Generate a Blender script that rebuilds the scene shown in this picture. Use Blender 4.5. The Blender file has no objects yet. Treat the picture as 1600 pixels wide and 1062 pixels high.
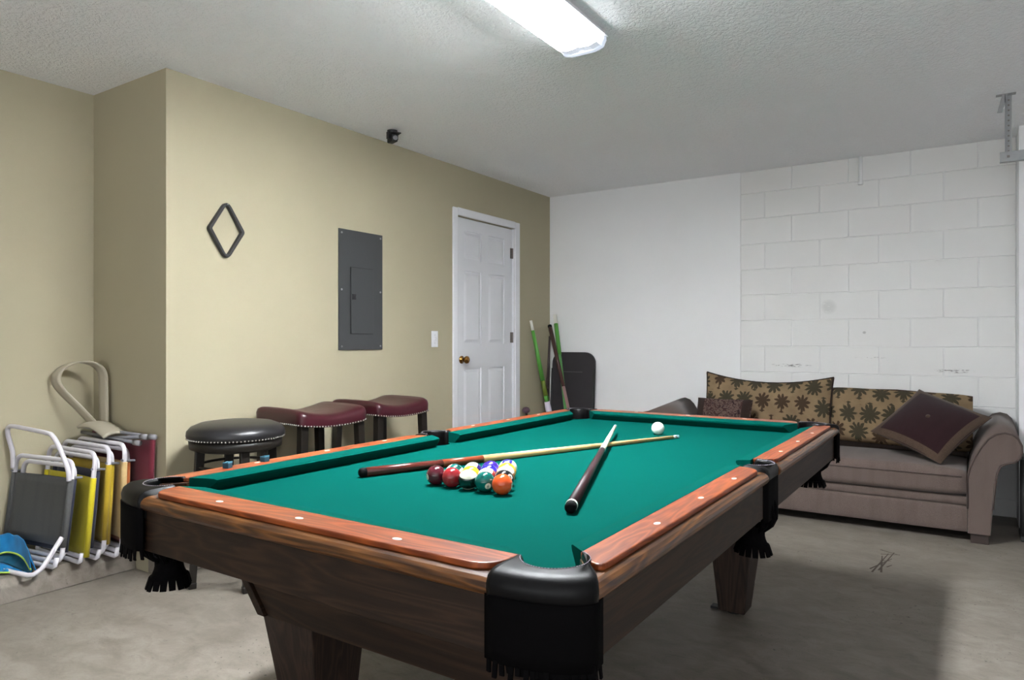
import bpy, bmesh, math, random
from mathutils import Vector, Matrix
random.seed(7)
PI = math.pi
C = bpy.context.scene.collection
S = bpy.context.scene

# ------------------------------------------------------------ camera, world, light level
cam_d = bpy.data.cameras.new('camera')
cam = bpy.data.objects.new('camera', cam_d); C.objects.link(cam)
cam_d.sensor_width = 36.0
cam_d.lens = 36.0 * 1090 / 1600
cam_d.clip_start = 0.02
cam.location = (0, 0, 1.18)
cam.rotation_euler = (PI / 2, 0, math.radians(33.4))
S.camera = cam
w = bpy.data.worlds.new('world'); S.world = w
w.use_nodes = True
w.node_tree.nodes['Background'].inputs[0].default_value = (0.6, 0.7, 1, 1)
w.node_tree.nodes['Background'].inputs[1].default_value = 0.0
S.view_settings.view_transform = 'Standard'
S.view_settings.look = 'None'
S.view_settings.gamma = 1
S.view_settings.use_curve_mapping = False
S.view_settings.exposure = 2.0
LAMP = 72.0
SIDE = 3.2
CEIL = 2.527
# area fill lights added out of frame to brighten the ceiling and walls
def fill_light(name, loc, aim, energy):
    dl = bpy.data.lights.new(name, 'AREA'); dl.shape = 'RECTANGLE'
    dl.size = 4.6; dl.size_y = 2.0; dl.energy = energy; dl.color = (0.93, 0.97, 1.0)
    o = bpy.data.objects.new(name, dl); C.objects.link(o); o.location = loc
    o.rotation_euler = Vector(aim).to_track_quat('-Z', 'Y').to_euler()
fill_light('garage_door_fill', (2.95, 2.0, 1.02), (-1, 0, 1.6), 6.0)  # added fill at the garage door opening, tilted up at the ceiling
fill_light('rear_fill', (0.5, -2.9, 1.02), (0, 1, 1.9), 46)  # added fill behind the camera, standing in an invented doorway

# ------------------------------------------------------------ node helpers
def lin(c):
    return tuple(((v / 255) / 12.92 if v / 255 <= 0.04045 else ((v / 255 + 0.055) / 1.055) ** 2.4) for v in c)

class NB:
    def __init__(s, name):
        s.m = bpy.data.materials.new(name); s.m.use_nodes = True
        s.t = s.m.node_tree; s.b = s.t.nodes['Principled BSDF']
    def n(s, kind, **kw):
        o = s.t.nodes.new(kind)
        for k, v in kw.items(): setattr(o, k, v)
        return o
    def l(s, a, b): s.t.links.new(a, b)
    def put(s, sock, v):
        if hasattr(v, 'is_output'): s.l(v, sock)
        elif isinstance(v, (tuple, list)) and sock.type == 'RGBA': sock.default_value = (v[0], v[1], v[2], 1)
        else: sock.default_value = v
    def ma(s, op, a, b=None, c=None, clamp=False):
        o = s.n('ShaderNodeMath', operation=op, use_clamp=clamp)
        s.put(o.inputs[0], a)
        if b is not None: s.put(o.inputs[1], b)
        if c is not None: s.put(o.inputs[2], c)
        return o.outputs[0]
    def mix(s, f, a, b):
        o = s.n('ShaderNodeMix', data_type='RGBA')
        s.put(o.inputs[0], f); s.put(o.inputs[6], a); s.put(o.inputs[7], b)
        return o.outputs[2]
    def coord(s, which='Object', scale=(1, 1, 1), loc=(0, 0, 0)):
        t = s.n('ShaderNodeTexCoord'); m = s.n('ShaderNodeMapping')
        m.inputs['Scale'].default_value = scale; m.inputs['Location'].default_value = loc
        s.l(t.outputs[which], m.inputs[0]); return m.outputs[0]
    def geo(s, scale=(1, 1, 1)):
        t = s.n('ShaderNodeNewGeometry'); m = s.n('ShaderNodeMapping')
        m.inputs['Scale'].default_value = scale
        s.l(t.outputs['Position'], m.inputs[0]); return m.outputs[0]
    def noise(s, vec, scale, detail=3, rough=0.5, dist=0):
        o = s.n('ShaderNodeTexNoise')
        s.l(vec, o.inputs['Vector']); o.inputs['Scale'].default_value = scale
        o.inputs['Detail'].default_value = detail; o.inputs['Roughness'].default_value = rough
        o.inputs['Distortion'].default_value = dist
        return o.outputs[0]
    def ramp(s, f, a, b, clamp=True):
        o = s.n('ShaderNodeMapRange'); s.put(o.inputs[0], f)
        o.inputs[1].default_value = a; o.inputs[2].default_value = b
        return o.outputs[0]
    def bump(s, h, strength=0.3, dist=0.01):
        o = s.n('ShaderNodeBump'); s.l(h, o.inputs['Height'])
        o.inputs['Strength'].default_value = strength; o.inputs['Distance'].default_value = dist
        s.l(o.outputs[0], s.b.inputs['Normal'])
    def col(s, c): s.put(s.b.inputs['Base Color'], c)
    def set(s, rough=0.5, spec=0.5, metal=0, coat=0):
        s.put(s.b.inputs['Roughness'], rough); s.b.inputs['Specular IOR Level'].default_value = spec
        s.b.inputs['Metallic'].default_value = metal
        s.b.inputs['Coat Weight'].default_value = coat; s.b.inputs['Coat Roughness'].default_value = 0.15
        return s.m

def mottled(name, c1, c2, rough=0.5, spec=0.4, scale=8, metal=0, bump=0.0, bscale=120, bdist=0.002, coat=0):
    b = NB(name); v = b.coord()
    b.col(b.mix(b.noise(v, scale, 4), c1, c2))
    if bump: b.bump(b.noise(v, bscale, 3), bump, bdist)
    return b.set(rough, spec, metal, coat)

def plain(name, rgb, var=0.12, **k):
    c = lin(rgb)
    return mottled(name, tuple(x * (1 - var) for x in c), tuple(min(1, x * (1 + var)) for x in c), **k)

def wood(name, axis, dark, lightc, rough=0.35, spec=0.45, coat=0.15, off=(0, 0, 0)):
    b = NB(name)
    sc = [1, 1, 1]; sc[axis] = 0.10
    v = b.coord('Object', tuple(sc), off)
    big = b.noise(v, 9, 3, 0.55, 0.5)
    rings = b.ma('FRACT', b.ma('MULTIPLY', big, 14.0))
    rings = b.ma('POWER', b.ma('ABSOLUTE', b.ma('SUBTRACT', b.ma('MULTIPLY', rings, 2), 1)), 1.5)
    sc2 = [1, 1, 1]; sc2[axis] = 0.035
    v2 = b.coord('Object', tuple(sc2), off)
    fine = b.noise(v2, 260, 3, 0.6)
    f = b.ma('ADD', b.ma('MULTIPLY', rings, 0.55), b.ma('MULTIPLY', fine, 0.55))
    f = b.ramp(f, 0.25, 0.85)
    c = b.mix(f, dark, lightc)
    pore = b.ramp(b.noise(v2, 330, 2, 0.7), 0.66, 0.74)
    c = b.mix(b.ma('MULTIPLY', pore, 0.55), c, tuple(x * 0.3 for x in dark))
    b.col(c); b.bump(fine, 0.12, 0.002)
    return b.set(rough, spec, 0, coat)

# ------------------------------------------------------------ materials
def wall_mat(name, rgb, bs=0.10):
    b = NB(name); v = b.geo()
    c = lin(rgb)
    b.col(b.mix(b.noise(v, 2.2, 4), tuple(x * 0.95 for x in c), tuple(x * 1.04 for x in c)))
    b.bump(b.noise(v, 110, 3, 0.6), bs, 0.004)
    return b.set(0.85, 0.25)
M = {}
M['beige'] = wall_mat('beige_paint', (169, 161, 137))
M['plaster'] = wall_mat('white_plaster_paint', (238, 238, 239), 0.12)
M['dimwall'] = wall_mat('garage_rear_paint', (225, 223, 220))

def ceiling_mat():
    b = NB('knockdown_ceiling'); v = b.geo()
    c = lin((248, 248, 250))
    h = b.ramp(b.noise(v, 42, 4, 0.55, 0.9), 0.40, 0.60)
    h2 = b.noise(v, 120, 2)
    b.col(b.mix(b.noise(v, 1.5, 3), tuple(x * 0.96 for x in c), c))
    b.bump(b.ma('ADD', h, b.ma('MULTIPLY', h2, 0.25)), 0.5, 0.016)
    return b.set(0.9, 0.2)
M['ceiling'] = ceiling_mat()

def block_mat():
    b = NB('painted_block'); v = b.geo()
    c = lin((232, 231, 230))
    base = b.mix(b.noise(v, 3, 4), tuple(x * 0.95 for x in c), tuple(min(1, x * 1.03) for x in c))
    sx = b.n('ShaderNodeSeparateXYZ'); b.l(v, sx.inputs[0])
    def spot(x0, z0, rx, rz, th, amt):
        dx = b.ma('DIVIDE', b.ma('SUBTRACT', sx.outputs[0], x0), rx)
        dz = b.ma('DIVIDE', b.ma('SUBTRACT', sx.outputs[2], z0), rz)
        d = b.ma('ADD', b.ma('MULTIPLY', dx, dx), b.ma('MULTIPLY', dz, dz))
        m = b.ramp(d, 1.0, 0.2)
        nz = b.ramp(b.noise(b.geo((14, 14, 60)), 2.2, 4, 0.65), th, th + 0.08)
        return b.ma('MULTIPLY', b.ma('MULTIPLY', m, nz), amt)
    k = spot(-1.17, 0.985, 0.16, 0.016, 0.50, 0.75)
    k = b.ma('MAXIMUM', k, spot(-0.10, 0.965, 0.14, 0.016, 0.50, 0.75))
    k = b.ma('MAXIMUM', k, spot(-0.62, 1.05, 0.11, 0.010, 0.52, 0.5))
    k = b.ma('MAXIMUM', k, spot(-0.90, 1.43, 0.06, 0.06, 0.36, 0.16))
    k = b.ma('MAXIMUM', k, spot(-0.66, 1.235, 0.014, 0.012, 0.1, 0.4))
    b.col(b.mix(k, base, lin((95, 92, 90))))
    b.bump(b.noise(v, 85, 4, 0.65), 0.22, 0.006)
    return b.set(0.85, 0.25)
M['block'] = block_mat()

def floor_mat():
    b = NB('stained_concrete'); v = b.geo()
    big = b.noise(v, 0.9, 5, 0.6)
    mid = b.noise(b.geo((1, 1.5, 1)), 7, 8, 0.72, 0.5)
    c = b.mix(b.ramp(mid, 0.34, 0.62), lin((110, 102, 92)), lin((139, 131, 122)))
    c = b.mix(b.ma('MULTIPLY', b.ramp(big, 0.50, 0.72), 0.35), c, lin((94, 85, 76)))
    smear = b.ramp(b.noise(b.geo((1.3, 3.8, 1)), 5.5, 8, 0.75, 1.2), 0.60, 0.70)
    c = b.mix(b.ma('MULTIPLY', smear, 0.5), c, lin((76, 68, 61)))
    spm = b.ramp(b.noise(v, 2.0, 4), 0.44, 0.60)
    sp = b.ramp(b.noise(v, 55, 2, 0.6), 0.665, 0.70)
    sp2 = b.ramp(b.noise(v, 130, 2, 0.6), 0.66, 0.70)
    sp = b.ma('MAXIMUM', sp, b.ma('MULTIPLY', sp2, 0.7))
    c = b.mix(b.ma('MULTIPLY', b.ma('MULTIPLY', sp, spm), 0.8), c, lin((50, 44, 39)))
    b.col(c)
    b.bump(b.noise(v, 45, 5, 0.7), 0.18, 0.006)
    b.put(b.b.inputs['Roughness'], b.ramp(mid, -0.4, 1.3))
    m = b.m; b.b.inputs['Specular IOR Level'].default_value = 0.35
    b.put(b.b.inputs['Roughness'], 0.62)
    return m
M['floor'] = floor_mat()
M['floorcurb'] = M['floor']
M['doorpaint'] = plain('white_door_paint', (214, 214, 218), 0.03, rough=0.45, spec=0.4)
M['trimpaint'] = plain('white_trim_paint', (224, 224, 228), 0.03, rough=0.4, spec=0.4)
M['brass'] = plain('aged_brass', (140, 98, 48), 0.3, rough=0.2, metal=1)
M['hinge'] = plain('dull_steel', (120, 112, 108), 0.2, rough=0.45, metal=0.8)
M['panelgrey'] = plain('hammered_grey_enamel', (64, 65, 66), 0.12, rough=0.6, spec=0.3, scale=300)
M['panelscrew'] = plain('screw_steel', (150, 150, 150), 0.1, rough=0.35, metal=0.9)
M['blackplastic'] = plain('black_plastic', (24, 24, 26), 0.2, rough=0.4)
M['blacksatin'] = plain('black_satin', (40, 40, 40), 0.15, rough=0.55)
M['greyplastic'] = plain('grey_plastic', (130, 128, 132), 0.1, rough=0.5)
M['zinc'] = plain('galvanised_steel', (150, 151, 152), 0.12, rough=0.5, metal=0.35, scale=40)

GREEN = lin((1, 71, 63))
def cloth_mat():
    b = NB('green_baize'); v = b.coord()
    c = b.mix(b.noise(v, 3, 3), tuple(x * 0.94 for x in GREEN), tuple(x * 1.05 for x in GREEN))
    sp = b.ramp(b.noise(v, 70, 1), 0.80, 0.83)
    b.col(b.mix(b.ma('MULTIPLY', sp, 0.5), c, lin((4, 60, 54))))
    b.bump(b.noise(v, 900, 2), 0.12, 0.001)
    return b.set(0.98, 0.02)
M['cloth'] = cloth_mat()
RD, RL = lin((102, 44, 18)), lin((150, 74, 32))
M['rail_x'] = wood('oak_rail_lengthwise_x', 0, RD, RL, rough=0.38, spec=0.4, coat=0.10)
M['rail_y'] = wood('oak_rail_lengthwise_y', 1, RD, RL, rough=0.42, spec=0.35, coat=0.06, off=(2, 1, 0))
ND, NL = lin((54, 30, 13)), lin((112, 70, 33))
M['nose_x'] = wood('oak_moulding_x', 0, ND, NL, off=(1, 3, 1))
M['nose_y'] = wood('oak_moulding_y', 1, ND, NL, off=(3, 1, 1))
AD, AL = lin((30, 19, 12)), lin((52, 35, 24))  # same oak as the rails; shade of facing away put into the colour
M['apron_x'] = wood('oak_apron_x', 0, AD, AL, rough=0.5, spec=0.3, coat=0)
M['apron_y'] = wood('oak_apron_y', 1, AD, AL, rough=0.5, spec=0.3, coat=0)
M['leg_z'] = wood('oak_leg_z', 2, lin((32, 21, 16)), lin((60, 43, 34)), rough=0.5, coat=0)
M['leather'] = plain('black_pocket_leather', (8, 7, 8), 0.2, rough=0.42, spec=0.16, bump=0.1, bscale=260)
M['leather_matte'] = plain('matte_black_leather', (8, 7, 8), 0.2, rough=0.8, spec=0.04)
M['stitch'] = plain('pale_stitching', (170, 160, 172), 0.1, rough=0.6)
M['ivory'] = plain('ivory_inlay', (226, 222, 214), 0.05, rough=0.3)
M['maroonvinyl'] = plain('burgundy_vinyl', (56, 17, 25), 0.15, rough=0.34, spec=0.4, bump=0.08, bscale=300)
M['blackvinyl'] = plain('black_vinyl', (30, 29, 31), 0.15, rough=0.36, spec=0.5, bump=0.08, bscale=300)
M['stoolwood'] = plain('espresso_wood', (26, 22, 18), 0.25, rough=0.42, scale=20)
M['nail'] = plain('nickel_nailhead', (205, 200, 192), 0.05, rough=0.25, metal=0.9)

def fabric(name, rgb, rgb2, ws=420):
    b = NB(name); v = b.coord()
    n1 = b.noise(v, ws, 2, 0.7)
    c = b.mix(b.ramp(n1, 0.3, 0.7), lin(rgb), lin(rgb2))
    c = b.mix(b.ma('MULTIPLY', b.ramp(b.noise(b.coord('Object', (6, 1, 1)), 3.5, 4), 0.45, 0.75), 0.3), c, tuple(x * 0.75 for x in lin(rgb)))
    b.col(c); b.bump(n1, 0.25, 0.003)
    m = b.set(0.9, 0.15); b.b.inputs['Sheen Weight'].default_value = 0.15
    return m
M['sofa'] = fabric('taupe_chenille', (88, 75, 70), (115, 101, 95))
M['welt'] = fabric('taupe_welt', (72, 60, 56), (94, 81, 77))
M['burgundy'] = fabric('burgundy_satin_cloth', (36, 19, 22), (46, 26, 29), 700)
M['brownband'] = fabric('brown_braid', (62, 48, 39), (86, 70, 58), 300)
M['darkcloth'] = fabric('dark_brown_cloth', (39, 28, 25), (51, 38, 33))

def palm_mat():
    b = NB('palm_print_cloth')
    t = b.n('ShaderNodeTexCoord'); v = t.outputs['UV']
    nz = b.n('ShaderNodeTexNoise'); b.l(v, nz.inputs['Vector']); nz.inputs['Scale'].default_value = 38; nz.inputs['Detail'].default_value = 3
    sn = b.n('ShaderNodeSeparateColor'); b.l(nz.outputs['Color'], sn.inputs[0])
    sv = b.n('ShaderNodeSeparateXYZ'); b.l(v, sv.inputs[0])
    p = b.ma('ADD', sv.outputs[0], b.ma('MULTIPLY', b.ma('SUBTRACT', sn.outputs[0], 0.5), 0.022))
    q = b.ma('ADD', sv.outputs[1], b.ma('MULTIPLY', b.ma('SUBTRACT', sn.outputs[1], 0.5), 0.022))
    CW, CH = 0.135, 0.150
    qs = b.ma('DIVIDE', q, CH); ci = b.ma('FLOOR', qs)
    ps = b.ma('ADD', b.ma('DIVIDE', p, CW), b.ma('MULTIPLY', b.ma('MODULO', b.ma('ABSOLUTE', ci), 2), 0.5))
    cj = b.ma('FLOOR', ps)
    wn = b.n('ShaderNodeTexWhiteNoise', noise_dimensions='2D')
    cv = b.n('ShaderNodeCombineXYZ'); b.l(cj, cv.inputs[0]); b.l(ci, cv.inputs[1]); b.l(cv.outputs[0], wn.inputs['Vector'])
    r1 = wn.outputs[0]
    sc = b.n('ShaderNodeSeparateColor'); b.l(wn.outputs[1], sc.inputs[0]); r2, r3 = sc.outputs[0], sc.outputs[1]
    x = b.ma('SUBTRACT', b.ma('FRACT', ps), 0.5)
    y = b.ma('SUBTRACT', b.ma('FRACT', qs), 0.5)
    y = b.ma('MULTIPLY', y, b.ma('SUBTRACT', b.ma('MULTIPLY', b.ma('GREATER_THAN', r3, 0.28), 2), 1))
    ry = b.ma('SUBTRACT', y, 0.10)
    rr = b.ma('SQRT', b.ma('ADD', b.ma('MULTIPLY', x, x), b.ma('MULTIPLY', ry, ry)))
    th = b.ma('ARCTAN2', ry, x)
    lob = b.ma('ABSOLUTE', b.ma('SINE', b.ma('ADD', b.ma('MULTIPLY', th, b.ma('ADD', 3.5, b.ma('MULTIPLY', b.ma('FLOOR', b.ma('MULTIPLY', r1, 3)), 1.0))), b.ma('MULTIPLY', r2, 3))))
    rad = b.ma('MULTIPLY', b.ma('ADD', 0.30, b.ma('MULTIPLY', r2, 0.14)), b.ma('ADD', 0.55, b.ma('MULTIPLY', lob, 0.6)))
    crown = b.ramp(b.ma('SUBTRACT', rad, rr), -0.02, 0.035)
    trunk = b.ma('MULTIPLY', b.ramp(b.ma('ABSOLUTE', x), 0.06, 0.03), b.ma('MULTIPLY', b.ma('LESS_THAN', y, 0.1), b.ma('GREATER_THAN', y, -0.40)))
    tuft = b.ramp(b.ma('ADD', b.ma('ABSOLUTE', x), b.ma('MULTIPLY', b.ma('ABSOLUTE', b.ma('ADD', y, 0.40)), 2.2)), 0.17, 0.10)
    mk = b.ma('MAXIMUM', b.ma('MAXIMUM', crown, trunk), tuft)
    line = b.ma('MULTIPLY', b.ramp(b.noise(b.coord('UV', (2, 18, 1)), 6, 4, 0.6), 0.63, 0.70), 0.5)
    bg = b.mix(b.noise(b.coord('UV'), 9, 4), lin((106, 88, 68)), lin((148, 126, 97)))
    bg = b.mix(line, bg, lin((84, 62, 48)))
    pc = b.mix(b.ma('GREATER_THAN', r1, 0.5), lin((46, 31, 24)), lin((42, 43, 34)))
    b.col(b.mix(b.ma('MULTIPLY', mk, 0.85), bg, pc))
    b.bump(b.noise(b.coord('UV'), 600, 2), 0.2, 0.002)
    return b.set(0.9, 0.15)
M['palm'] = palm_mat()

def tapestry_mat():
    b = NB('woven_scroll_cloth'); v = b.coord('UV', (1, 1, 1))
    n = b.noise(v, 26, 4, 0.6, 2.5)
    c = b.mix(b.ramp(n, 0.46, 0.52), lin((62, 42, 40)), lin((92, 76, 70)))
    c = b.mix(b.ramp(b.noise(v, 40, 3, 0.6, 1.5), 0.58, 0.62), c, lin((40, 28, 32)))
    b.col(c); return b.set(0.9, 0.15)
M['tapestry'] = tapestry_mat()

# ------------------------------------------------------------ geometry helpers
def obj(name, bm, mat, parent=None, smooth=False, bevel=0.0, solid=0.0, segs=2, sub=0, ang=None):
    bmesh.ops.recalc_face_normals(bm, faces=bm.faces[:])
    me = bpy.data.meshes.new(name); bm.to_mesh(me); bm.free()
    if mat: me.materials.append(mat)
    if smooth: me.polygons.foreach_set('use_smooth', [True] * len(me.polygons))
    o = bpy.data.objects.new(name, me); C.objects.link(o)
    if parent is not None: o.parent = parent
    if solid:
        md = o.modifiers.new('solid', 'SOLIDIFY'); md.thickness = solid; md.offset = 0
    if bevel:
        md = o.modifiers.new('bevel', 'BEVEL'); md.width = bevel; md.segments = segs; md.limit_method = 'ANGLE'; md.angle_limit = math.radians(40)
    if sub:
        md = o.modifiers.new('sub', 'SUBSURF'); md.levels = sub; md.render_levels = sub
    return o

def tag(o, label, cat, group=None):
    o['label'] = label; o['category'] = cat
    if group: o['group'] = group
    return o
def thing(name, label, cat, loc=(0, 0, 0), rz=0, group=None):
    o = bpy.data.objects.new(name, None); C.objects.link(o)
    o.location = loc; o.rotation_euler = (0, 0, rz); o.empty_display_size = 0.05
    return tag(o, label, cat, group)
def struct(o):
    o['kind'] = 'structure'; return o
def stuff(o):
    o['kind'] = 'stuff'; return o
def dup(root, loc, rz=None, label=None):
    def cp(o, par):
        c = o.copy(); C.objects.link(c); c.parent = par
        for ch in [k for k in bpy.data.objects if k.parent == o]: cp(ch, c)
        return c
    r = cp(root, None); r.location = loc
    if rz is not None: r.rotation_euler = (0, 0, rz)
    if label: r['label'] = label
    return r

def box(bm, x0, x1, y0, y1, z0, z1):
    vs = [bm.verts.new(p) for p in [(x0, y0, z0), (x1, y0, z0), (x1, y1, z0), (x0, y1, z0), (x0, y0, z1), (x1, y0, z1), (x1, y1, z1), (x0, y1, z1)]]
    for f in [(0, 3, 2, 1), (4, 5, 6, 7), (0, 1, 5, 4), (1, 2, 6, 5), (2, 3, 7, 6), (3, 0, 4, 7)]:
        bm.faces.new([vs[i] for i in f])
    return vs
def BM(*boxes):
    bm = bmesh.new()
    for b_ in boxes: box(bm, *b_)
    return bm
def frustum(bm, bot, top):          # two quads (lists of 4 xyz)
    a = [bm.verts.new(p) for p in bot]; c = [bm.verts.new(p) for p in top]
    bm.faces.new(a[::-1]); bm.faces.new(c)
    for i in range(len(a)): bm.faces.new([a[i], a[(i + 1) % len(a)], c[(i + 1) % len(a)], c[i]])
def tube(bm, pts, r, n=8, closed=False):
    pts = [Vector(p) for p in pts]; N = len(pts)
    rs = r if isinstance(r, (list, tuple)) else [r] * N
    rings = []; prev = None
    for i, p in enumerate(pts):
        if closed: t = (pts[(i + 1) % N] - pts[i - 1]).normalized()
        elif i == 0: t = (pts[1] - pts[0]).normalized()
        elif i == N - 1: t = (pts[-1] - pts[-2]).normalized()
        else: t = ((pts[i + 1] - p).normalized() + (p - pts[i - 1]).normalized()).normalized()
        if prev is None:
            a = Vector((0, 0, 1)) if abs(t.z) < 0.9 else Vector((1, 0, 0))
            u = (a - t * a.dot(t)).normalized()
        else: u = (prev - t * prev.dot(t)).normalized()
        prev = u; v_ = t.cross(u)
        rings.append([bm.verts.new(p + (u * math.cos(2 * PI * k / n) + v_ * math.sin(2 * PI * k / n)) * rs[i]) for k in range(n)])
    for i in range(N if closed else N - 1):
        a, c = rings[i], rings[(i + 1) % N]
        for k in range(n): bm.faces.new([a[k], a[(k + 1) % n], c[(k + 1) % n], c[k]])
    if not closed: bm.faces.new(rings[0][::-1]); bm.faces.new(rings[-1])
def TB(pts, r, n=8, closed=False):
    bm = bmesh.new(); tube(bm, pts, r, n, closed); return bm
def lathe(bm, prof, n=32, c=(0, 0, 0)):
    rings = [[bm.verts.new((c[0] + r * math.cos(2 * PI * k / n), c[1] + r * math.sin(2 * PI * k / n), c[2] + z)) for k in range(n)] for r, z in prof]
    for a, b_ in zip(rings, rings[1:]):
        for k in range(n): bm.faces.new([a[k], a[(k + 1) % n], b_[(k + 1) % n], b_[k]])
    bm.faces.new(rings[0][::-1]); bm.faces.new(rings[-1])
def LT(prof, n=32, c=(0, 0, 0)):
    bm = bmesh.new(); lathe(bm, prof, n, c); return bm
def prism(bm, poly, fn, a, b_):     # poly of 2d, fn(p, h) -> xyz
    A = [bm.verts.new(fn(p, a)) for p in poly]; B = [bm.verts.new(fn(p, b_)) for p in poly]
    bm.faces.new(A[::-1]); bm.faces.new(B)
    for i in range(len(A)): bm.faces.new([A[i], A[(i + 1) % len(A)], B[(i + 1) % len(A)], B[i]])
def surf(bm, f, nu, nv, uvf=None, cu=False):
    g = [[bm.verts.new(f(i / nu, j / nv)) for j in range(nv + 1)] for i in range(nu if cu else nu + 1)]
    lay = bm.loops.layers.uv.verify() if uvf else None
    for i in range(nu):
        for j in range(nv):
            i2 = (i + 1) % nu if cu else i + 1
            fa = bm.faces.new([g[i][j], g[i2][j], g[i2][j + 1], g[i][j + 1]])
            if uvf:
                for lp, (a, b_) in zip(fa.loops, [(i, j), (i + 1, j), (i + 1, j + 1), (i, j + 1)]):
                    lp[lay].uv = uvf(a / nu, b_ / nv)
    return g
def arc(cx, cy, r, a0, a1, n):
    return [(cx + r * math.cos(math.radians(a0 + (a1 - a0) * i / n)), cy + r * math.sin(math.radians(a0 + (a1 - a0) * i / n))) for i in range(n + 1)]
def rrect(x0, x1, y0, y1, r, n=6):
    return arc(x1 - r, y1 - r, r, 0, 90, n) + arc(x0 + r, y1 - r, r, 90, 180, n) + arc(x0 + r, y0 + r, r, 180, 270, n) + arc(x1 - r, y0 + r, r, 270, 360, n)
def catmull(P, n=6):
    P = [Vector(p) for p in P]; o = []
    for i in range(len(P) - 1):
        p0, p1, p2, p3 = P[max(0, i - 1)], P[i], P[i + 1], P[min(len(P) - 1, i + 2)]
        for k in range(n):
            t = k / n; o.append(0.5 * ((2 * p1) + (p2 - p0) * t + (2 * p0 - 5 * p1 + 4 * p2 - p3) * t * t + (3 * p1 - p0 - 3 * p2 + p3) * t ** 3))
    o.append(P[-1]); return o
XY = lambda p, h: (p[0], p[1], h)
XZ = lambda p, h: (p[0], h, p[1])
YZ = lambda p, h: (h, p[0], p[1])

# ============================================================ ROOM
LX, BY, JY, RX = -3.33, 5.70, 1.94, -4.04
struct(obj('floor', BM((-4.3, 3.2, -3.2, 6.0, -0.12, 0)), M['floor']))
floor_o = bpy.data.objects['floor']
struct(obj('ceiling', BM((-4.3, 3.2, -3.2, 6.0, CEIL, CEIL + 0.12)), M['ceiling']))
# wall with a door opening
DY0, DY1, DZ0, DZ1 = 4.27, 5.087, 0.10, 2.146
wl = struct(obj('wall_left', BM((LX - 0.16, LX, JY + 0.14, DY0, 0.10, CEIL), (LX - 0.16, LX, DY1, 5.86, 0.10, CEIL),
                          (LX - 0.16, LX, DY0, DY1, DZ1, CEIL), (LX - 0.16, LX, DY0, DY1, 0.0, DZ0), (LX - 0.16, LX, JY + 0.14, 5.86, 0.0, 0.09)), M['beige']))
struct(obj('wall_jog', BM((RX - 0.02, LX - 0.0, JY, JY + 0.14, 0.0, CEIL)), M['beige']))
struct(obj('wall_recess', BM((RX - 0.14, RX, -3.2, JY + 0.14, 0.0, CEIL)), M['beige']))
struct(obj('wall_front', BM((-4.3, -1.9, -3.32, -3.2, 0, CEIL), (2.9, 3.2, -3.32, -3.2, 0, CEIL), (-1.9, 2.9, -3.32, -3.2, 2.15, CEIL)), M['dimwall']))  # wide opening invented to go with the added rear fill
struct(obj('wall_right', BM((3.0, 3.12, -3.2, -0.4, 0, CEIL), (3.0, 3.12, 4.4, 6.0, 0, CEIL), (3.0, 3.12, -0.4, 4.4, 2.15, CEIL)), M['dimwall']))
# concrete stem under the beige wall, and the raised ledge in the recess
struct(obj('trim_1', BM((LX - 0.16, LX + 0.006, JY - 0.003, 5.70, 0, 0.10)), M['floorcurb'], bevel=0.006))
bm = bmesh.new()
prism(bm, [(RX, 0), (-3.60, 0), (-3.612, 0.07), (-3.66, 0.10), (RX, 0.10)], XZ, -3.2, JY)
struct(obj('trim_2', bm, M['floorcurb'], bevel=0.006))
# back wall: smooth plaster on the left, painted blocks on the right
wb = struct(obj('wall_back', BM((-3.5, -1.556, BY, BY + 0.2, 0, CEIL), (-1.556, 0.6, BY + 0.006, BY + 0.2, 0, CEIL)), M['plaster']))
ZJ = 1.131                                        # one bed joint, from the photograph
def block_mesh(wd, ht):
    bm = bmesh.new(); c = 0.004
    frustum(bm, [(0, 0.03, 0), (wd, 0.03, 0), (wd, 0.03, ht), (0, 0.03, ht)], [(0, c, 0), (wd, c, 0), (wd, c, ht), (0, c, ht)])
    frustum(bm, [(0, c, 0), (wd, c, 0), (wd, c, ht), (0, c, ht)], [(c, 0, c), (wd - c, 0, c), (wd - c, 0, ht - c), (c, 0, ht - c)])
    bmesh.ops.recalc_face_normals(bm, faces=bm.faces[:])
    me = bpy.data.meshes.new('block'); bm.to_mesh(me); bm.free(); me.materials.append(M['block']); return me
cache = {}
k0 = -6
for k in range(k0, 8):
    z0 = max(0.0, ZJ + 0.203 * k); z1 = min(CEIL, ZJ + 0.203 * (k + 1))
    if z1 - z0 < 0.02: continue
    offA = (k % 2 != 0)
    xs = [-1.556] + [x for x in [(-1.165 if not offA else -1.365) + 0.4 * i for i in range(5)] if -1.53 < x < 0.22] + [0.245]
    for xa, xb in zip(xs, xs[1:]):
        key = (round(xb - xa, 3), round(z1 - z0, 3))
        if key not in cache: cache[key] = block_mesh(xb - xa - 0.002, z1 - z0 - 0.002)
        o = bpy.data.objects.new('block', cache[key]); C.objects.link(o); o.parent = wb
        o.location = (xa + 0.001, BY + random.uniform(-0.001, 0.001), z0 + 0.001)
# short return at the right end of the block wall
struct(obj('wall_return', BM((0.247, 3.0, 5.42, BY + 0.2, 0, CEIL)), M['plaster']))
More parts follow.
